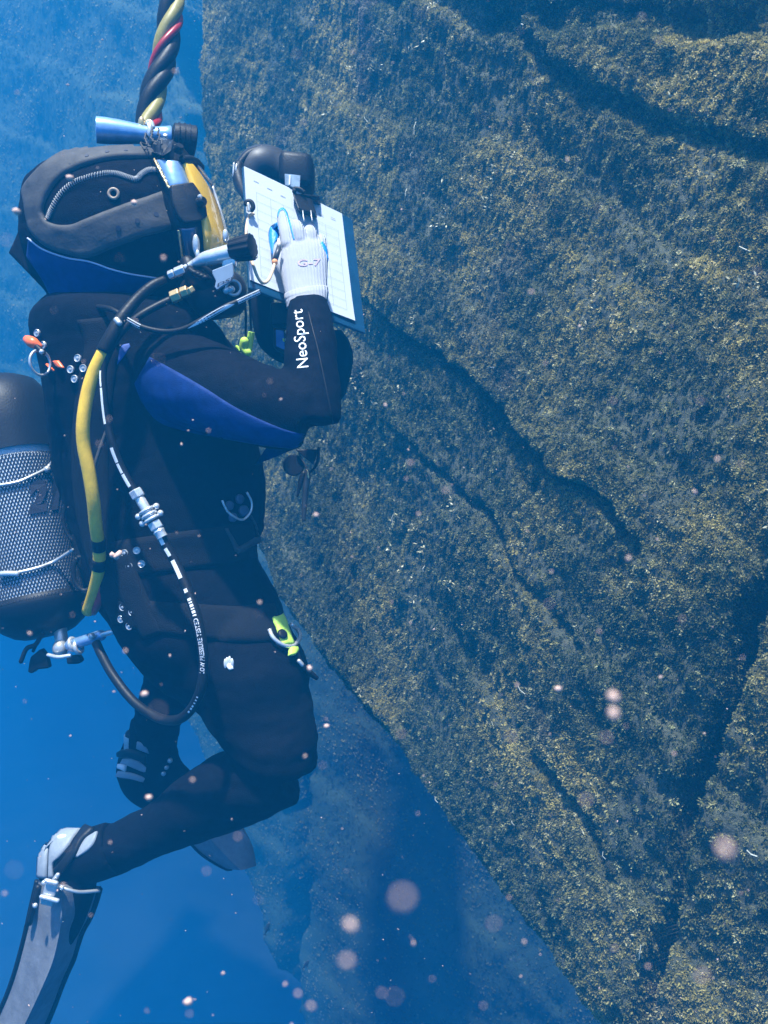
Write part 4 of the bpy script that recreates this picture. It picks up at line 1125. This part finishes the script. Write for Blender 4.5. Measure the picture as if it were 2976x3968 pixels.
def stripe(A, u0, u1, ang, wd, name='white_stripe'):
    mb = MB(); N_ = 24; r = rof(A, (u0 + u1) / 2)
    V = [along_tube(A, u0, u1, ang, r, i / N_, .35 + sg, wd) for i in range(N_ + 1) for sg in (-.5, 0, .5)]
    F = [(3 * i + j, 3 * i + j + 1, 3 * i + j + 4, 3 * i + j + 3) for i in range(N_) for j in (0, 1)]; mb.add(V, F); mb.build(name, m_white, lp)
u0, u1 = at(LB, 2605), at(LB, 2398)
hose_text(LB, 'LOW PRESSURE TESTED', u0, u1, rof(LB, u0), 0.15, .0108)
for k in range(9): stripe(LB, at(LB, 2320 + 8 * k), at(LB, 2325 + 8 * k), .1, .006)
for k in range(6): stripe(LB, at(LB, 2690 + 11 * k), at(LB, 2696 + 11 * k), .0, .003)
for y0, y1, wd in ((2080, 2112, .007), (2123, 2156, .006), (2172, 2245, .007), (2283, 2297, .006)): stripe(LB, at(LB, y0), at(LB, y1), .15, wd)
for y0, y1, wd in ((1440, 1500, .003), (1504, 1560, .004), (1564, 1645, .004), (1735, 1790, .006), (1796, 1832, .005), (1838, 1886, .006)): stripe(LA, at(LA, y0), at(LA, y1), .35, wd)  # white strips draw the highlight and unreadable print of the upper length
# quick coupling
def QP(px, py): return P(px, py, 1.405)
a_, b_ = QP(520, 1895), QP(618, 2062); L = (b_ - a_).length; dr = (b_ - a_).normalized()
nut(a_ + dr * L * .02, a_ + dr * L * .2, .0115, m_chr, lp, 'coupling_nut')
mb = MB(); mb.lathe(a_, b_, [(L * .2, .007), (L * .22, .008), (L * .48, .008), (L * .5, .0105), (L * .72, .011), (L * .74, .008)], 20); mb.build('coupling_body', m_chr, lp, edge=40)
for k, (h) in enumerate((.5, .6, .7)):
    mb = MB(); mb.torus(a_ + dr * L * h, dr, .0115, .0030, 20, 8); mb.build('coupling_ring', m_chr, lp)
for sg in (-1, 1):
    for h in (.52, .68):
        mb = MB(); mb.ball(a_ + dr * L * h + dr.cross(CF).normalized() * .0165 * sg, .0052); mb.build('coupling_lug', m_chr, lp)
nut(a_ + dr * L * .76, a_ + dr * L * .93, .0115, m_chr, lp, 'coupling_nut')
mb = MB(); mb.lathe(b_ - dr * L * .07, b_ + dr * L * .12, [(0, .008), (L * .05, .0098), (L * .1, .0085), (L * .19, .0088)], 16); mb.build('hose_ferrule', m_chr, lp, edge=40)

whip = thing('thin_whip_hose', 'thin black whip hose with white printing running round the neck to the regulator', 'hose')
Q = [(300, 1178, 1.50), (360, 1188, 1.46), (430, 1198, 1.42), (500, 1240, 1.405), (560, 1270, 1.40), (640, 1285, 1.395), (711, 1275, 1.39), (790, 1235, 1.39), (871, 1190, 1.395), (913, 1172, 1.40), (960, 1150, 1.405), (1008, 1128, 1.41)]
mb = MB(); WA = mb.tube([P(*q) for q in Q], .0044, 10, n=110); mb.build('hose_jacket', m_rub, whip)
def whip_strip(A, u0, u1, r, ang, wd, name, k=1):
    mb = MB(); N_ = 30
    V = [along_tube(A, u0, u1, ang, r, i / N_, .35 + sg * (1 if k else math.sin(math.pi * (i + .4) / (N_ + .8))), wd) for i in range(N_ + 1) for sg in (-.5, 0, .5)]
    F = [(3 * i + j, 3 * i + j + 1, 3 * i + j + 4, 3 * i + j + 3) for i in range(N_) for j in (0, 1)]; mb.add(V, F); mb.build(name, m_white, whip)
whip_strip(WA, .565, .80, .0047, 0.6, .0095, 'print_highlight', 0); whip_strip(WA, .83, .995, .0047, 0.5, .009, 'print_highlight'); whip_strip(WA, .255, .345, .0047, 0.4, .0095, 'print_highlight')  # white strips on the jacket draw its print and painted highlight
V, F, L = text_mesh('IIIIII IIIII', 0.0); mb = MB(); mb.add([along_tube(WA, .86, .995, .55, .0050, u, v, .008) for u, v in V], F); mb.build('whip_lettering', m_mark, whip, smooth=False)
V, F, L = text_mesh('IIIIIIIII', 0.0); mb = MB(); mb.add([along_tube(WA, .57, .68, .65, .0050, u, v, .008) for u, v in V], F); mb.build('whip_lettering', m_mark, whip, smooth=False)
V, F, L = text_mesh('////////', 0.02); mb = MB(); mb.add([along_tube(WA, .26, .34, .45, .0050, u, v, .009) for u, v in V], F); mb.build('whip_lettering', m_mark, whip, smooth=False)
mb = MB(); mb.tube([P(452, 1240, 1.395), P(462, 1252, 1.393)], .005, 10, smooth=False, round_end=True); mb.build('swivel', m_steel, whip)

# thin lines: drain line beside the chest
line = thing('chest_cord', 'thin dark cord crossing the back between yellow hose and lettered hose', 'cord')
mb = MB(); mb.tube([W(c3, *p, 1.415) for p in ((865, 1050), (840, 1120), (800, 1230), (765, 1340), (755, 1400))], .003, 6); mb.build('cord_strand', m_strap, line)

# ================================================================ harness
har = thing('harness', 'black webbing harness over the wetsuit with steel rings and snap buttons', 'harness')
patch(B_body, [(300, 1240), (330, 1340), (300, 1500), (280, 1750), (300, 2000), (360, 2250), (440, 2420)], [(410, 1230), (460, 1340), (440, 1500), (420, 1750), (430, 2000), (480, 2250), (560, 2400)], 'back_strap', m_web, har, .001, .004, 50, 6)
patch(B_body, [(420, 2100), (560, 2080), (700, 2060), (860, 2040), (980, 2020)], [(440, 2240), (580, 2230), (720, 2210), (880, 2190), (990, 2160)], 'chest_strap', m_web, har, .001, .004, 40, 6)
patch(B_body, [(450, 2310), (600, 2330), (760, 2340), (920, 2350), (1060, 2340)], [(480, 2440), (640, 2460), (800, 2480), (960, 2490), (1100, 2480)], 'waist_belt', m_web, har, .001, .005, 40, 6)
patch(B_body, [(430, 2180), (470, 2320), (560, 2480)], [(500, 2120), (560, 2280), (640, 2450)], 'crotch_strap', m_web, har, .003, .004, 20, 6)
for (x, y) in ((309, 1389), (281, 1431), (328, 1427), (297, 1468), (489, 2144), (533, 2134), (506, 2193), (552, 2185), (483, 2350), (518, 2370), (477, 2396), (508, 2422), (154, 1290), (178, 1336)):
    p, nn = on(B_body, x, y, 1.5, .0055); nn = (nn - CF * .6).normalized()
    mb = MB(); mb.lathe(p - nn * .003, p + nn, [(0, .0062), (.003, .0065), (.004, .0058), (.003, .0043), (.003, .0024), (.0042, .0022), (.0046, .001)], 18); mb.build('snap_button', m_steel, har, edge=40)
cd = crop(3.318, 800, 1600)
mb = MB(); mb.tube([on(B_body, *cd(*p), 1.5, .008)[0] for p in ((175, 1120), (200, 1190), (245, 1265), (320, 1335), (400, 1362), (470, 1340), (525, 1280), (543, 1200), (528, 1120), (478, 1020))], 0.0022, 10); mb.build('chest_ring', m_chr, har)
patch(B_body, [(225, 1480), (290, 1640), (345, 1790)], [(265, 1480), (335, 1620), (400, 1750)], 'ring_tab', m_strap, har, .006, .002, 14, 3, conv=cd)
patch(B_body, [(350, 1740), (450, 1680), (560, 1610), (650, 1590)], [(370, 1820), (470, 1760), (580, 1680), (655, 1640)], 'ring_tab', m_strap, har, .0075, .002, 14, 3, conv=cd)
bead(B_body, [(535, 1310), (585, 1430), (640, 1600)], 'tab_edge', m_strap, har, .0022, conv=cd, off=.007)
for (x, y, r) in ((410, 1105, .0085), (465, 1260, .010), (280, 1190, .008), (325, 1340, .008)):
    p, nn = on(B_body, *cd(x, y), 1.5, .0045); mb = MB(); mb.lathe(p - nn * .003, p + nn, [(0, r), (.004, r), (.0055, r * .7)], 16); mb.build('button', mat('dull_blue_button', (0.06, 0.075, 0.12), 0.5), har)
c6 = crop(1.659, 350, 2200)
mb = MB(); mb.tube([on(B_body, *c6(*p), 1.5, .010)[0] for p in ((1133, 415), (1155, 465), (1200, 505), (1260, 525), (1300, 505), (1320, 465), (1305, 420), (1265, 388))], 0.0036, 10); mb.build('hip_ring', m_chr, har)
patch(B_body, [(870, 618), (880, 640), (895, 660)], [(895, 600), (905, 612), (922, 650)], 'white_emblem', m_white, har, .002, .001, 6, 3, conv=c6)
mb = MB()
for k, q in enumerate(((872, 622), (884, 612), (900, 604), (915, 618))):
    p, nn = on(B_body, *c6(*q), 1.5, .003); mb.ball(p, .0028, .002, .009)
mb.build('white_emblem', m_white, har)
neon = thing('neon_tag', 'neon yellow webbing tag looped through the steel hip ring', 'tag')
patch(B_body, [(1150, 345), (1172, 400), (1190, 450), (1215, 515)], [(1210, 320), (1232, 370), (1252, 430), (1282, 510)], 'tag_webbing', m_neon, neon, .012, .003, 20, 5, conv=c6)
patch(B_body, [(1262, 530), (1258, 555), (1255, 580)], [(1308, 530), (1312, 550), (1290, 572)], 'tag_end', m_neon, neon, .010, .004, 10, 4, conv=c6)
p, nn = on(B_body, *c6(1205, 458), 1.5, .015); mb = MB(); mb.lathe(p, p + nn, [(0, .009), (.003, .009), (.0045, .005)], 16); mb.build('tag_stud', m_rub, neon)
snap = thing('strap_end', 'black strap end with steel tip hanging at the hip below the neon tag', 'strap')
a_ = on(B_body, *c6(1305, 555), 1.5, .008)[0]
mb = MB(); mb.tube([a_, W(c6, 1345, 610, 1.50), W(c6, 1400, 665, 1.51), W(c6, 1458, 712, 1.52)], [.004, .006, .006, .004], 8); mb.build('webbing', m_web, snap)
mb = MB(); mb.tube([W(c6, 1342, 600, 1.488), W(c6, 1360, 622, 1.49)], .0038, 8, smooth=False, round_end=True); mb.build('steel_tip', m_chr, snap)

# orange float clip on the shoulder
rc = thing('orange_clip', 'bright orange clip with a steel ring hanging on the back of the shoulder', 'clip')
mb = MB(); mb.tube([W(c3, 222, 345, 1.47), W(c3, 262, 368, 1.46), W(c3, 310, 398, 1.46)], [.0075, .0095, .0065], 14, round_end=True); mb.build('plastic_body', m_orange, rc)
mb = MB(); mb.torus(W(c3, 322, 530, 1.46), (CX * .9 - CF * .5), .0205, .0024, 32, 8, sx=1.0); mb.build('steel_ring', m_steel, rc)
mb = MB(); mb.tube([W(c3, 300, 405, 1.455), W(c3, 345, 450, 1.45)], .005, 10, smooth=False, round_end=True); mb.build('swivel', m_rub, rc)
mb = MB(); mb.ball(W(c3, 335, 442, 1.44), .0042); mb.build('swivel_ball', m_chr, rc)
patch(B_body, [(440, 515), (465, 555), (495, 572)], [(478, 512), (500, 540), (525, 572)], 'orange_tape', m_orange, rc, .004, .002, 8, 3, conv=c3)
patch(B_body, [(385, 540), (410, 570), (440, 600)], [(392, 536), (420, 565), (444, 592)], 'orange_tape', m_orange, rc, .004, .002, 8, 3, conv=c3)

# ================================================================ writing board
brd = thing('writing_board', 'teal clear writing board held up between the diver and the rock', 'writing board')
BO = P(945, 645, 1.63); E1 = P(1325, 828, 1.76) - BO; E2 = P(968, 1085, 1.515) - BO
NB = E1.cross(E2).normalized();
if NB.dot(CF) > 0: NB = -NB
def bp(u, v, h=0.0): return BO + E1 * u + E2 * v + NB * h
mb = MB(); mb.prism([bp(-.005, -.005, -.007), bp(1.125, -.005, -.007), bp(1.115, 1.06, -.007), bp(-.005, 1.06, -.007)], NB * .0055); mb.build('acrylic_sheet', m_acr, brd, smooth=False, bevel=.0015)
pap = thing('paper_form', 'white paper form with a ruled grid, clipped to the board', 'paper')
mb = MB(); V = []; F = []; nu, nv = 14, 14
for i in range(nu + 1):
    for j in range(nv + 1):
        u, v = i / nu, j / nv
        h = .0008 + .006 * max(0, v - .75) ** 2 * 16 * max(0, u - .5) * .6 + .0006 * math.sin(u * 5 + v * 3)
        q = bp(u, v, h); V += [q, q - NB * .0006]
ix = lambda i, j, s: (i * (nv + 1) + j) * 2 + s
for i in range(nu):
    for j in range(nv):
        for s in (0, 1): F.append((ix(i, j, s), ix(i + 1, j, s), ix(i + 1, j + 1, s), ix(i, j + 1, s)))
mb.add(V, F); mb.build('sheet', m_paper, pap)
mb = MB()
def rule(u0, v0, u1, v1, wd, h=.0022):
    du, dv = u1 - u0, v1 - v0; a_ = (E1 * du + E2 * dv).normalized(); s_ = a_.cross(NB).normalized() * wd
    h0 = h + .006 * max(0, max(v0, v1) - .75) ** 2 * 16 * max(0, max(u0, u1) - .5) * .6
    mb.add([bp(u0, v0, h) + s_, bp(u1, v1, h0) + s_, bp(u1, v1, h0) - s_, bp(u0, v0, h) - s_], [(0, 1, 2, 3)])
for u in (.10, .235, .36, .50, .66, .79, .925): rule(u, .20, u, .93, .00035)
for k in range(10): rule(.10, .20 + .081 * k, .925, .20 + .081 * k, .00025)
for k in range(7): rule(.08 + .13 * k, .10 + .01 * (k % 3), .13 + .13 * k, .10 + .01 * (k % 3), .0008)
gl = mb.build('printed_grid', m_line, pap, smooth=False)
clip = thing('bulldog_clip', 'black clip gripping the top edge of the paper form', 'clip')
cb = crop(3.19, 880, 540)
mb = MB(); mb.prism([W(cb, *p, d) for p, d in (((805, 655), 1.66), ((1145, 690), 1.70), ((1140, 760), 1.70), ((1050, 740), 1.69), ((1105, 915), 1.665), ((875, 855), 1.645))], CF * .03 ); mb.build('clip_jaw', m_rub, clip, smooth=False, bevel=.003)
mb = MB(); mb.tube([W(cb, 830, 650, 1.66), W(cb, 835, 610, 1.67), W(cb, 900, 615, 1.67), W(cb, 960, 660, 1.67)], .004, 8); mb.build('clip_lever', m_rub, clip)
for x in (935, 1035):
    mb = MB(); mb.tube([W(cb, x, 880, 1.645), W(cb, x + 8, 950, 1.635), W(cb, x + 18, 1010, 1.632)], .0012, 6); mb.build('clip_wire', m_steel, clip)

pen = thing('pencil', 'short dark pencil with orange end in the gloved hand, tied by a tan tube', 'pencil')
mb = MB(); mb.tube([H(792, 950, 1.50), H(775, 1005, 1.497), H(757, 1060, 1.495)], .0046, 10, smooth=False); mb.build('barrel', mat('dark_pencil_paint', (0.035, 0.04, 0.05), 0.4), pen)
mb = MB(); mb.tube([H(786, 880, 1.505), H(789, 915, 1.502), H(792, 950, 1.50)], [.0012, .003, .0046], 10, smooth=False); mb.build('bare_wood', mat('pale_wood', (0.75, 0.62, 0.46), 0.6), pen)
mb = MB(); mb.ball(H(757, 1070, 1.494), .0052, .0052, .006); mb.build('orange_end', mat('orange_rubber', (0.85, 0.34, 0.12), 0.5), pen)
mb = MB(); mb.tube([H(757, 1075, 1.494), H(735, 1150, 1.48), H(700, 1220, 1.465), (H(655, 1235, 1.45)), H(615, 1180, 1.44), H(585, 1100, 1.435), H(560, 1030, 1.45), H(540, 950, 1.50), H(528, 870, 1.54), H(530, 780, 1.57), H(550, 700, 1.58), H(590, 680, 1.585)], .0027, 10); mb.build('tether_tube', m_tan, pen)
hk = thing('board_hook', 'black hook hanging over the left edge of the board', 'hook')
mb = MB(); mb.tube([W(cb, *p, 1.57) for p in ((235, 800), (240, 775), (275, 765), (310, 790), (322, 840), (305, 875))], .0042, 10, round_end=True); mb.build('hook_bend', m_rub, hk)
mb = MB(); mb.tube([W(cb, 262, 800, 1.565), W(cb, 270, 880, 1.565)], .003, 8, smooth=False, round_end=True); mb.build('hook_pin', m_chr, hk)

# black instrument behind the board's top edge
ins = thing('instrument_housing', 'black rubber housing with a small pale square window above the paper', 'instrument')
mb = MB()
def cbx(x, y, d): return W(cb, x, y, d)
mb.tube([cbx(270, 560, 1.74), cbx(300, 430, 1.75), cbx(400, 350, 1.76), cbx(540, 360, 1.77), cbx(680, 420, 1.77)], [.022, .036, .043, .043, .038], 20, round_end=True)
me = remesh(mb, 'housing', .005, 8); link('housing', me, m_strap if False else mat('grey_black_rubber', (0.03, 0.03, 0.034), 0.5, noise=.3, nscale=50), ins)
mb = MB(); fx = (cbx(1075, 460, 1.70) - cbx(650, 420, 1.69)) * .5; fy = CU * .034
mb.box(cbx(865, 430, 1.725), fx, fy, CF * .035); mb.build('window_block', m_rub, ins, bevel=.013)
mb = MB(); mb.prism([cbx(712, 425, 1.686), cbx(905, 445, 1.686), cbx(895, 605, 1.686), cbx(715, 560, 1.686)], CF * .006); mb.build('window', m_glass, ins, smooth=False)
mb = MB(); mb.prism([cbx(x, y, 1.6835) for x, y in ((765, 440), (785, 440), (780, 555), (762, 560))], CF * .002); mb.build('window_glint', m_white, ins, smooth=False)  # glint on the window, modelled as a white strip
mb = MB(); mb.tube([cbx(150, 300, 1.72), cbx(260, 190, 1.73), cbx(420, 130, 1.74), cbx(520, 110, 1.75)], [.006, .009, .009, .006], 10, round_end=True); mb.build('hinge', m_rub, ins)
mb = MB(); mb.tube([cbx(150, 300, 1.71), cbx(130, 420, 1.70), cbx(170, 580, 1.68), cbx(240, 740, 1.64)], [.009, .012, .011, .006], 10); mb.build('side_strap', m_rub, ins)
for (x, y, x2, y2) in ((85, 300, 78, 500), (118, 310, 112, 420), (120, 480, 155, 560)):
    mb = MB(); mb.tube([cbx(x, y, 1.69), cbx((x + x2) / 2 - 4, (y + y2) / 2, 1.688), cbx(x2, y2, 1.69)], .0018, 8, round_end=True); mb.build('buckle_wire', m_chr, ins)
# wrist computer
cw = crop(3.19, 900, 1050)
wc = thing('wrist_computer', 'black wrist computer with a blue screen strapped to the far forearm', 'dive computer')
mb = MB(); mb.prism([W(cw, *p, 1.585) for p in ((500, 690), (690, 720), (700, 1010), (640, 1020), (505, 940))], CF * .03); mb.build('case', m_rub, wc, bevel=.004, smooth=False)
mb = MB(); mb.prism([W(cw, *p, 1.583) for p in ((538, 725), (635, 740), (648, 975), (545, 930))], CF * .004); mb.build('screen', m_screen, wc, smooth=False)
mb = MB(); mb.prism([W(cw, *p, 1.5815) for p in ((622, 830), (642, 835), (642, 875), (624, 865))], CF * .002); mb.build('screen_icon', m_neon, wc, smooth=False)
for (x, y) in ((670, 755), (672, 850), (678, 935), (665, 1000)):
    mb = MB(); mb.ball(W(cw, x, y, 1.582), .0032); mb.build('case_button', m_steel, wc)
mb = MB(); mb.box(W(cw, 590, 540, 1.60), CX * .016, CU * .02, CF * .012); mb.build('strap_lug', m_rub, wc, bevel=.003)

# cords with the neon clip
nc = thing('neon_clip', 'neon yellow clip hanging on two thin black cords below the regulator', 'clip')
mb = MB(); mb.tube([W(cw, 150, 330, 1.52), W(cw, 168, 560, 1.53), W(cw, 165, 830, 1.55)], .0021, 8); mb.build('cord', m_rub, nc)
mb = MB(); mb.tube([W(cw, 212, 330, 1.52), W(cw, 225, 560, 1.54), W(cw, 232, 740, 1.55)], .0021, 8); mb.build('cord', m_rub, nc)
mb = MB(); mb.tube([W(cw, 238, 755, 1.55), W(cw, 190, 1040, 1.56)], .0062, 12, smooth=False); mb.build('clip_barrel', m_neon, nc, edge=40)
mb = MB(); mb.tube([W(cw, 150, 870, 1.545), W(cw, 140, 950, 1.55), W(cw, 185, 1010, 1.55)], .0078, 12, round_end=True); mb.build('clip_body', m_neon, nc)
mb = MB(); mb.tube([W(cw, 55, 940, 1.56), W(cw, 100, 980, 1.56), W(cw, 150, 990, 1.55)], .0035, 10, round_end=True); mb.build('clip_tail', m_neon, nc)

# things hanging under the elbow
dc = thing('round_plug', 'round black plug hanging on cords below the raised elbow', 'plug')
mb = MB(); p0 = W(cd, 1125, 675, 1.58); mb.lathe(p0, p0 - CF * .02 + CX * .001, [(-.004, .017), (0, .0192), (.006, .0192), (.010, .017)], 32); mb.build('plug_disc', m_rub, dc, edge=40)
mb = MB(); mb.prism([W(cd, *p, 1.56) for p in ((1140, 465), (1425, 465), (1410, 560), (1368, 665), (1280, 590), (1190, 520))], CF * .014); mb.build('rubber_tab', m_rub, dc, smooth=False, bevel=.002)
mb = MB(); mb.tube([W(cd, *p, 1.565) for p in ((1190, 520), (1230, 600), (1280, 690), (1290, 745))], .0014, 8); mb.build('thin_cord', m_strap, dc)
mb = MB(); mb.tube([W(cd, *p, 1.565) for p in ((1440, 440), (1440, 560), (1415, 660), (1370, 730), (1310, 775))], .0026, 8); mb.build('cord_loop', m_rub, dc)
hk2 = thing('snap_hook', 'long dark snap hook dangling beside the round plug', 'hook')
mb = MB(); mb.tube([W(cd, *p, 1.56) for p in ((1290, 745), (1300, 800), (1280, 950), (1268, 1100), (1255, 1250), (1250, 1370))], [.004, .0055, .0058, .0050, .0046, .0036], 12, round_end=True); mb.build('hook_shank', mat('dull_bronze', (0.10, 0.09, 0.075), 0.35, metal=.7, noise=.3), hk2)
mb = MB(); mb.tube([W(cd, *p, 1.56) for p in ((1250, 780), (1220, 860), (1195, 970), (1170, 1070))], [.005, .005, .0036, .002], 10, round_end=True); mb.build('hook_gate', m_rub, hk2)
mb = MB(); mb.tube([W(cd, 1300, 745, 1.552), W(cd, 1312, 830, 1.551)], .0018, 8, smooth=False, round_end=True); mb.build('brass_pin', m_brass, hk2)

# ================================================================ small life and drifting bits
m_fish = mat('dark_fish', (0.02, 0.025, 0.03), 0.4)
def fish(px, py, d, ln, ang, label):
    c = P(px, py, d); dr = (CX * math.cos(ang) + CU * math.sin(ang)).normalized(); up = CF.cross(dr).normalized()
    f = thing('small_fish', label, 'fish', 'small dark fish in the blue water')
    mb = MB(); R_ = []
    for t, r in ((0, .02), (.1, .10), (.3, .17), (.5, .16), (.75, .08), (.9, .035)):
        R_.append([c + dr * (.5 - t) * ln + (up * math.cos(2 * math.pi * j / 12) + CF * .45 * math.sin(2 * math.pi * j / 12)) * r * ln for j in range(12)])
    mb.rings(R_); mb.build('body', m_fish, f)
    mb = MB(); e = c - dr * .38 * ln; mb.prism([e, e - dr * .2 * ln + up * .16 * ln, e - dr * .13 * ln, e - dr * .2 * ln - up * .16 * ln], CF * .01 * ln); mb.build('tail', m_fish, f, smooth=False)
    mb = MB(); e = c + dr * .1 * ln; mb.prism([e + up * .15 * ln, e - dr * .1 * ln + up * .26 * ln, e - dr * .28 * ln + up * .09 * ln], CF * .008 * ln); mb.build('back_fin', m_fish, f, smooth=False)
fish(1035, 3598, 3.4, .05, R(70), 'small dark fish swimming in blue water below the bent knee')
fish(1185, 3738, 3.7, .045, R(55), 'small dark fish lower down, near the foot of the far wall')

# drifting specks in the water (uncountable)
m_snow = bpy.data.materials.new('drifting_speck'); m_snow.use_nodes = True
b = m_snow.node_tree.nodes['Principled BSDF']; b.inputs['Base Color'].default_value = (0.60, 0.40, 0.31, 1); b.inputs['Roughness'].default_value = 0.6
b.inputs['Subsurface Weight'].default_value = 0.3; b.inputs['Subsurface Radius'].default_value = (0.002, 0.002, 0.002)
V = []; F = []; base = []
ico = bmesh.new(); bmesh.ops.create_icosphere(ico, subdivisions=1, radius=1.0)
iv = [v.co.copy() for v in ico.verts]; ifc = [tuple(v.index for v in f.verts) for f in ico.faces]; ico.free()
def speck(c, r, el=1.0):
    i = len(V); ax_ = Vector(rng.normal(size=3)).normalized()
    for v in iv:
        q = v * (r * random.uniform(.75, 1.25)); q = q + ax_ * q.dot(ax_) * (el - 1); V.append(c + q)
    F.extend(tuple(a + i for a in f) for f in ifc)
for k in range(1500):                       # water between the camera and the rock
    d = random.uniform(0.35, 2.0) ; x = random.uniform(-1.15, 1.15) * d; y = random.uniform(-1.3, 1.3)
    speck(CX * x * .8 + CF * d + CU * y * d * .62, abs(random.gauss(0, 1)) * .0003 + .00022, random.uniform(1, 2.4))
for k in range(130):                         # close to the lens, thrown out of focus
    d = random.uniform(0.12, 0.42); x = random.uniform(-.6, .6); y = random.uniform(-.75, .75)
    speck(CX * x * d + CF * d + CU * y * d, d * random.uniform(.0006, .0022), random.uniform(1, 1.5))
for px, py, d, r in ((1360, 3585, .17, .0012), (2375, 2700, .24, .0018), (2378, 2765, .22, .0017), (2352, 2860, .17, .0006), (2810, 3290, .125, .00115), (1345, 3725, .14, .0008), (1560, 3480, .09, .0007), (2270, 3100, .16, .0006), (2720, 3780, .14, .0006), (1345, 3730, .17, .0006), (1555, 2845, .22, .0006),
                     (578, 3090, .5, .0020), (560, 2690, .5, .0017), (1265, 2815, .6, .0016), (2435, 2165, .35, .0011), (2780, 1780, .35, .0010), (2160, 2670, .5, .0018), (1200, 2590, .6, .0016),
                     (1225, 1995, .5, .0014), (65, 820, .6, .0026), (270, 690, .7, .0020), (520, 786, .7, .0016), (730, 3880, .5, .0024), (1207, 3900, .22, .0009), (1155, 3850, .25, .0008)):
    speck(P(px, py, d), r * d / .5 if d > .4 else r * .78, 1.3)
for k, (dx, dy) in enumerate(((0, 0), (10, -12), (-12, -8))): speck(P(450 + dx, 2160 + dy, 1.2), .0042, 1.8)
me = bpy.data.meshes.new('drifting_specks'); me.from_pydata(V, [], F)
tag(link('drifting_specks', me, m_snow), kind='stuff')
